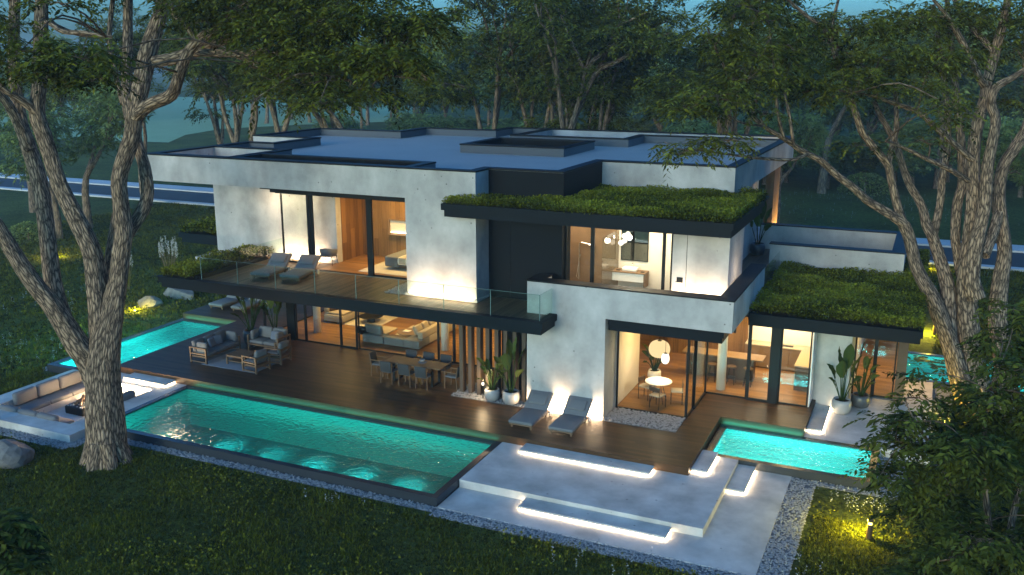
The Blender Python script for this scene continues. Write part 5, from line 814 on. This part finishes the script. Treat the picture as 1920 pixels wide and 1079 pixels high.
# ------------------------------------------------------------------ lawn grass and flowers
def grass(n, x0, x1, ypts, seed, hmin, hmax, wd):
    rg = np.random.default_rng(seed); X = rg.uniform(x0, x1, n * 2); Y = rg.uniform(ypts[0], ypts[1], n * 2)
    bad = np.zeros(len(X), bool)
    for q in [(-31.7, .9, 24.3, 50), (-24.41, -11.4, 20.1, 25), (-11.6, -1.95, 20.02, 27), (-30.2, -24.0, 19.1, 25.5), (-2.9, 1.6, 26.0, 40.5), (-.2, 4.7, 36, 40.3), (-31.3, -28, 24, 46)]: bad |= (X > q[0]) & (X < q[1]) & (Y > q[2]) & (Y < q[3])
    cl = np.sin(X * 1.3 + 2 * np.sin(Y * .7)) * np.sin(Y * 1.1 + 1.5 * np.sin(X * .5)); X, Y, cl = X[~bad][:n], Y[~bad][:n], cl[~bad][:n]; n = len(X); B = 5
    a = rg.uniform(0, 6.28, (n, B)); h = rg.uniform(hmin, hmax, (n, B)) * (1 + .35 * cl[:, None]); le = rg.uniform(.2, 1.0, (n, B)) * h; ox = rg.normal(0, .05, (n, B)); oy = rg.normal(0, .05, (n, B)); w_ = wd * rg.uniform(.7, 1.4, (n, B))
    bx = X[:, None] + ox; by = Y[:, None] + oy; ca, sa = np.cos(a), np.sin(a); z0 = np.full_like(bx, ZG - .02)
    V = np.stack([np.stack([bx - sa * w_, by + ca * w_, z0], -1), np.stack([bx + sa * w_, by - ca * w_, z0], -1), np.stack([bx + ca * le, by + sa * le, z0 + h], -1)], 2).reshape(-1, 3)
    F = np.arange(len(V)).reshape(-1, 3); t = np.clip(rg.random((n, 1)) * .75 + .18 * cl[:, None] + rg.normal(0, .1, (n, B)), 0, 1); return V, F, np.repeat(t.ravel(), 3)
c = Crown()
c.add(*grass(72000, -32, 4, (11, 24.5), 1, .04, .10, .02)); c.add(*grass(22000, -3, 8, (20, 30), 2, .04, .10, .02)); c.add(*grass(30000, -60, -28, (19, 60), 3, .08, .18, .03)); c.add(*grass(16000, -12, 16, (41, 60), 4, .08, .18, .035)); c.add(*grass(9000, 1.5, 10, (28, 45), 5, .12, .3, .03))
rgc = np.random.default_rng(77)
for (n_, x0, x1, y0, y1, L_) in ((26000, -30, -1, 11.5, 20.0, .075), (9000, -2, 6, 20, 26, .075), (14000, -50, -31.8, 20, 45, .11)):
    X = rgc.uniform(x0, x1, n_); Y = rgc.uniform(y0, y1, n_); msk = np.sin(X * .9 + 1.7 * np.sin(Y * .6)) * np.sin(Y * .8 + 1.9 * np.sin(X * .45)) + rgc.normal(0, .35, n_) > .25
    ok = msk & ~((X > -31.7) & (X < -24) & (Y > 19.1)) & ~((X > -2.9) & (X < .2) & (Y > 26)) & ~((X > -2.9) & (X < -2.0) & (Y < 26.4)); X, Y = X[ok], Y[ok]
    P = np.stack([X, Y, ZG + rgc.uniform(.05, .16, len(X))], 1); c.add(*leaves(rgc, P, L_, .36, np.array([0, 0, .3]), .7, np.clip(rgc.normal(.75, .2, len(X)), 0, 1)))
stuff(c.build('grass', None, 'grass'))
def flowers(n, spots, seed):
    rg = np.random.default_rng(seed); P = []
    for (x, y, s, k) in spots:
        q = np.stack([rg.normal(x, s, k), rg.normal(y, s * .6, k)], 1); hh = rg.uniform(.2, .5, k)
        for i in range(k):
            for j in range(9): P.append((q[i, 0] + rg.normal(0, .02), q[i, 1] + rg.normal(0, .02), ZG + hh[i] + j * .03))
    P = np.array(P); c = Crown(); c.add(*leaves(rg, P, .045, .4)); return stuff(c.build('flower', None, 'wildflowers'))
flowers(1, [(-2.0, 20.6, .35, 10), (-7.0, 19.3, .8, 12), (-.9, 24.8, .5, 26), (-33, 25, 1.6, 30), (-36, 23.5, 1.6, 26), (-40, 31, 2, 30), (-9.5, 75, 3, 60), (-4, 84, 5, 120), (3, 78, 4, 60), (-14, 22.3 - 3, .5, 6)], 4)

# ------------------------------------------------------------------ trees
def foliage_pads(pads, crown, tubes, rng, nodes, L, W, n=11, rach=.55, big=1.0, twig=.035):
    N = np.array([p[:3] for p in nodes]); 
    for (x, y, z, rx, rz, k) in pads:
        c = np.array([x, y, z]); dist = np.linalg.norm(N - c, axis=1) + np.maximum(0, N[:, 2] - z) * .7; s = N[dist.argmin()]
        mid = (s + c) / 2 + np.array([0, 0, .12 * np.linalg.norm(c - s)]) + rng.normal(0, .12, 3)
        if np.linalg.norm(c - s) > .3: tubes.add([(*s, twig), (*mid, twig * .7), (*c, twig * .45)], 5, 3)
        k = max(8, int(k * big)); a = rng.uniform(0, 6.28, k); r = np.sqrt(rng.random(k)); P = c + np.stack([np.cos(a) * r * rx, np.sin(a) * r * rx * .85, rng.normal(0, .33, k) * rz], 1)
        P[:, 2] += rz * .35 * (1 - r * r) * 1.2
        D = np.stack([np.cos(a), np.sin(a), np.full(k, -.15)], 1) * .8 + rng.normal(0, .45, (k, 3)) * np.array([1, 1, .5])
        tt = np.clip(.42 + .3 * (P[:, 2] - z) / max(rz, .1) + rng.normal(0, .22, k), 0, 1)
        crown.add(*sprays(rng, P, D, np.full(k, rach) * rng.uniform(.7, 1.2, k), n, L, W, .35, tt))
        for j in range(min(7, k)):
            q = P[j]; m2 = (c + q) / 2 + np.array([0, 0, -.05]); tubes.add([(*c, twig * .5), (*m2, twig * .33), (*q, twig * .2)], 4, 2)
def limbtree(name, label, key, leafL, seed, big=1.0, group=None):
    L_ = LIMBS[key]; base = L_[0][0]; t = thing(name, label, 'tree', (0, 0, 0)); t.location = (base[0], base[1], ZG); off = np.array([base[0], base[1], ZG]); rng = np.random.default_rng(seed); tu = Tubes(seed); nodes = []
    sh_ = lambda p: (p[0] - off[0], p[1] - off[1], p[2] - off[2], p[3])
    for i, lm in enumerate(L_):
        pts = [sh_(p) for p in lm]; tu.add(pts, 20 if lm[0][3] > .3 else (14 if lm[0][3] > .15 else 8), 4, .05)
        nodes += [p for p in pts if p[3] < .2]
    b = L_[0][0]
    for k in range(7): a = k * .9 + .3; r0 = b[3]; tu.add([(math.cos(a) * r0 * .5, math.sin(a) * r0 * .5, .7, r0 * .34), (math.cos(a) * r0 * .72, math.sin(a) * r0 * .72, .2, r0 * .36), (math.cos(a) * r0 * 1.0, math.sin(a) * r0 * 1.0, -.15, r0 * .3)], 8, 3)
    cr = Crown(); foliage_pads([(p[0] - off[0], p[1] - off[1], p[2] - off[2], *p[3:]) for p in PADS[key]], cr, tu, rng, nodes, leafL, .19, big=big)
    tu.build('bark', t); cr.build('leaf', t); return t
limbtree('forked_tree', 'huge forked tree with furrowed bark at left in front of the pool', 'left', .2, 3, 2.0)
limbtree('forked_tree', 'huge many stemmed tree at right behind the patio', 'right', .2, 4, 2.3)
def shrubtree(label, key, base, seed, L, m='leaf'):
    t = thing('leafy_shrub', label, 'shrub', (base[0], base[1], ZG)); off = np.array([base[0], base[1], ZG]); rng = np.random.default_rng(seed); tu = Tubes(seed); nodes = []; pads = [(p[0] - off[0], p[1] - off[1], p[2] - off[2], *p[3:]) for p in PADS[key]]
    C0 = np.mean([p[:3] for p in pads], 0)
    for k in range(7):
        tgt = np.array(pads[(k * 11) % len(pads)][:3]); pts = [(0, 0, -.1, .14), (*(C0 * np.array([.3, .3, .35]) + rng.normal(0, .1, 3)), .09), (*((C0 + tgt) / 2 * np.array([1, 1, .9])), .05), (*tgt, .02)]; tu.add(pts, 8, 5); nodes += [(*((np.array(pts[2][:3]) * (1 - u) + np.array(pts[3][:3]) * u)), .03) for u in (0, .5, 1)] + [pts[1]]
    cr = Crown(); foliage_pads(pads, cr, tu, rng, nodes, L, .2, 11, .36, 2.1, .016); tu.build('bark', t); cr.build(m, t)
shrubtree('dense dark leafy shrub filling the lower right corner', 'shrub', (2.2, 17.2), 5, .155, 'leafshrub'); shrubtree('shrub whose leaf tips show at the lower left corner', 'corner', (-13.6, 8.9), 6, .2, 'leafshrub')

def growtree(seed, height, spread, fork, stems, r0, pad_n, L, n_leaf, rach, rx, rz, layers=.33, crownbase=.38):
    rng = np.random.default_rng(seed); tu = Tubes(seed); cr = Crown(); tips = []
    for s_ in range(stems):
        a0 = 6.28 * s_ / stems + rng.uniform(-.4, .4); lean = rng.uniform(.12, .3) * (0 if stems == 1 else 1)
        def grow(p, d, ln, r, lv):
            pts = [(*p, r)]; q = np.array(p, float); dd = np.array(d, float); k = 4
            for i in range(k):
                dd = nrm(dd + rng.normal(0, .13, 3) + np.array([0, 0, .05 if lv < 2 else -.05])); q = q + dd * ln / k; pts.append((*q, r * (1 - .45 * (i + 1) / k)))
            tu.add(pts, 10 if lv == 0 else (7 if lv < 2 else 5), 2)
            if lv >= 3 or r < .03: tips.append(q); return
            nb = 2 + (rng.random() < .55)
            for b in range(nb):
                az = rng.uniform(0, 6.28); sp = rng.uniform(.45, .9); e = nrm(dd + sp * np.array([math.cos(az), math.sin(az), rng.uniform(-.1, .25)]) * (spread if lv else spread * .8)); grow(q, e, ln * rng.uniform(.6, .85), r * .55 * rng.uniform(.85, 1.1), lv + 1)
            if lv >= 1: tips.append(q + rng.normal(0, .3, 3))
        grow((math.cos(a0) * .25 * (stems > 1), math.sin(a0) * .25 * (stems > 1), -.3), nrm(np.array([math.cos(a0) * lean, math.sin(a0) * lean, 1])), fork, r0 / (1 + .25 * (stems - 1)), 0)
    tips = np.array(tips); z = tips[:, 2]; sc_ = height / z.max(); 
    for v in tu.V: v[:, 2] *= sc_
    tips[:, 2] *= sc_
    for q in tips:
        if q[2] < height * crownbase: continue
        k = pad_n; a = rng.uniform(0, 6.28, k); r = np.sqrt(rng.random(k)); R_ = rx * rng.uniform(.75, 1.25); P = q + np.stack([np.cos(a) * r * R_, np.sin(a) * r * R_, rng.normal(0, layers, k) * rz + .25 * rz * (1 - r * r)], 1); D = np.stack([np.cos(a), np.sin(a), np.full(k, -.1)], 1) + rng.normal(0, .5, (k, 3))
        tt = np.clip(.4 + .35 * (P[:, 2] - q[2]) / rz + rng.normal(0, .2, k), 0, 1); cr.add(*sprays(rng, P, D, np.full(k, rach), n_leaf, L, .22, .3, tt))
    return tu, cr
def proto(name, label, group, args, bark_, leaf_):
    t = thing(name, label, 'tree', (0, 0, ZG), 0, group); tu, cr = growtree(**args); tu.build(bark_, t); cr.build(leaf_, t); return t
MID = 'tall spreading trees behind the villa'
mids = [proto('spreading_tree', 'x', MID, dict(seed=31 + i, height=17.5, spread=1.05, fork=4.2, stems=(2, 3, 2)[i], r0=.42, pad_n=60, L=.29, n_leaf=9, rach=.7, rx=1.5, rz=.55, crownbase=.36), 'bark2', 'leafmid') for i in range(3)]
ms = [(0, -43.3, 53, 20, 'spreading tree behind the roof with its pale trunk at far left of the roofline'), (1, -38.3, 55, 70, 'multi stemmed spreading tree behind the roof, second from the left'), (2, -48.5, 56, 150, 'spreading tree with two thin leaning stems left of the roof'), (0, -24.5, 54, 200, 'spreading tree with a bent pale branch behind the middle of the roof'), (1, -19.4, 53.5, 300, 'many stemmed spreading tree right behind the roof shaft'), (2, -20.9, 51.5, 100, 'single trunk spreading tree just left of the many stemmed one'), (0, -10.5, 55, 250, 'spreading tree behind the right end of the roof'), (1, -60, 58, 40, 'spreading tree at far left by the road'), (2, 9.5, 47, 10, 'spreading tree at the right edge behind the many stemmed tree'), (0, 15, 52, 80, 'spreading tree past the right edge of the picture')]
used = set()
for i, x, y, a, lab in ms:
    if i not in used: used.add(i); o = mids[i]; o.location = (x, y, ZG); o.rotation_euler = (0, 0, R(a)); o['label'] = lab
    else: o = dup(mids[i], (x, y, ZG), R(a), lab)
    s_ = .92 + .16 * ((x * 7) % 1); o.scale = (s_, s_, s_)
DEN = 'trees on the far left lawn'
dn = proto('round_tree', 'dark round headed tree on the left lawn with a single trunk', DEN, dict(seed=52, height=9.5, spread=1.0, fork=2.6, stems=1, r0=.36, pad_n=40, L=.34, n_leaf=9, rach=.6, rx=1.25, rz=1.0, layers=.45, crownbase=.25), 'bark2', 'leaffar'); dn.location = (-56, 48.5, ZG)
dup(dn, (-54.4, 44.6, ZG), R(120), 'dark round headed tree with a thin low fork nearest the clipped bush', None, (.8, .8, .85)); dup(dn, (-66, 52, ZG), R(60), 'dark round headed tree at the far left edge', None, (1.1, 1.1, 1.1))
dup(dn, (-10.2, 71, ZG), R(10), 'small pale stemmed tree on the hazy lawn right of the timber column', None, (.72, .72, .8)); dup(dn, (4.3, 69.8, ZG), R(200), 'small tree just across the road at right', None, (.8, .8, .8)); dup(dn, (-9, 89.7, ZG), R(300), 'single trunk tree farther back on the hazy lawn', None, (1.3, 1.3, 1.4))
WOOD = 'trees of the hazy wood in the background'; wl_ = 'leafy tree among the hazy wood behind the road'
woods = [proto('wood_tree', wl_, WOOD, dict(seed=71 + i, height=13.0, spread=.85, fork=3.6, stems=1, r0=.4, pad_n=64, L=.62, n_leaf=7, rach=.95, rx=1.9, rz=1.5, layers=.55, crownbase=.05), 'bark2', 'leaffar') for i in range(2)]
rw = random.Random(9); cnt = 0; spots = []
for row, (y, dx, x0, x1) in enumerate(((101, 9, -70, 34), (112, 9, -80, 40), (130, 11, -150, 46), (150, 13, -190, 55), (175, 16, -230, 70))):
    x = x0
    while x < x1:
        px = x + rw.uniform(-2.5, 2.5); py_ = y + rw.uniform(-4.5, 4.5); az = math.degrees(math.atan2(-px, py_)); x += dx
        if 35.5 < az < 47: continue
        if az < 12 and py_ < 92: continue
        if py_ < 84 and az > 34: continue
        spots.append((px, py_))
spots += [(-118, 146), (-128, 150), (-112, 152), (-121, 158), (-150, 178), (-137, 165), (-160, 215), (-145, 212)]
for k, (x, y) in enumerate(spots):
    o = woods[k] if k < 2 else copy_tree(woods[k % 2]); o.location = (x, y, ZG); o.rotation_euler = (0, 0, rw.uniform(0, 6.28)); s_ = rw.uniform(.85, 1.15); o.scale = (s_, s_, s_ * rw.uniform(.9, 1.1))
for k in range(34):
    x = -62 + k * 2.9 + rw.uniform(-1, 1); y = rw.uniform(88, 104)
    if 36.5 < math.degrees(math.atan2(-x, y)) < 44.5: continue
    o = copy_tree(woods[k % 2]); o.name = 'wood_shrub'; o.location = (x, y, ZG - 1.2); o.rotation_euler = (0, 0, rw.uniform(0, 6.28)); o.scale = (.75, .75, rw.uniform(.4, .55)); tag(o, 'low bushy tree in the understorey of the hazy wood', 'tree', 'understorey of the hazy wood')

# ------------------------------------------------------------------ evening haze
hz = MB().box(-640, 640, -140, 720, -3, 26).build('haze', None); stuff(hz)
m, n, l, o = mat('haze_air'); pv = n.new('ShaderNodeVolumePrincipled'); pv.inputs['Color'].default_value = (.75, .9, 1, 1); pv.inputs['Density'].default_value = .0006; pv.inputs['Anisotropy'].default_value = 0; l.new(pv.outputs[0], o.inputs['Volume']); hz.data.materials.append(m)

# ------------------------------------------------------------------ put each thing's origin at its own base
for t in [o for o in col.objects if o.type == 'EMPTY' and o.parent is None and o.location.length < 1e-6 and o.children]:
    pts = [Vector(b) + c.location for c in t.children if c.type == 'MESH' for b in c.bound_box]
    base = Vector((sum(p.x for p in pts) / len(pts), sum(p.y for p in pts) / len(pts), min(p.z for p in pts)))
    t.location = base
    for c in t.children: c.location = c.location - base
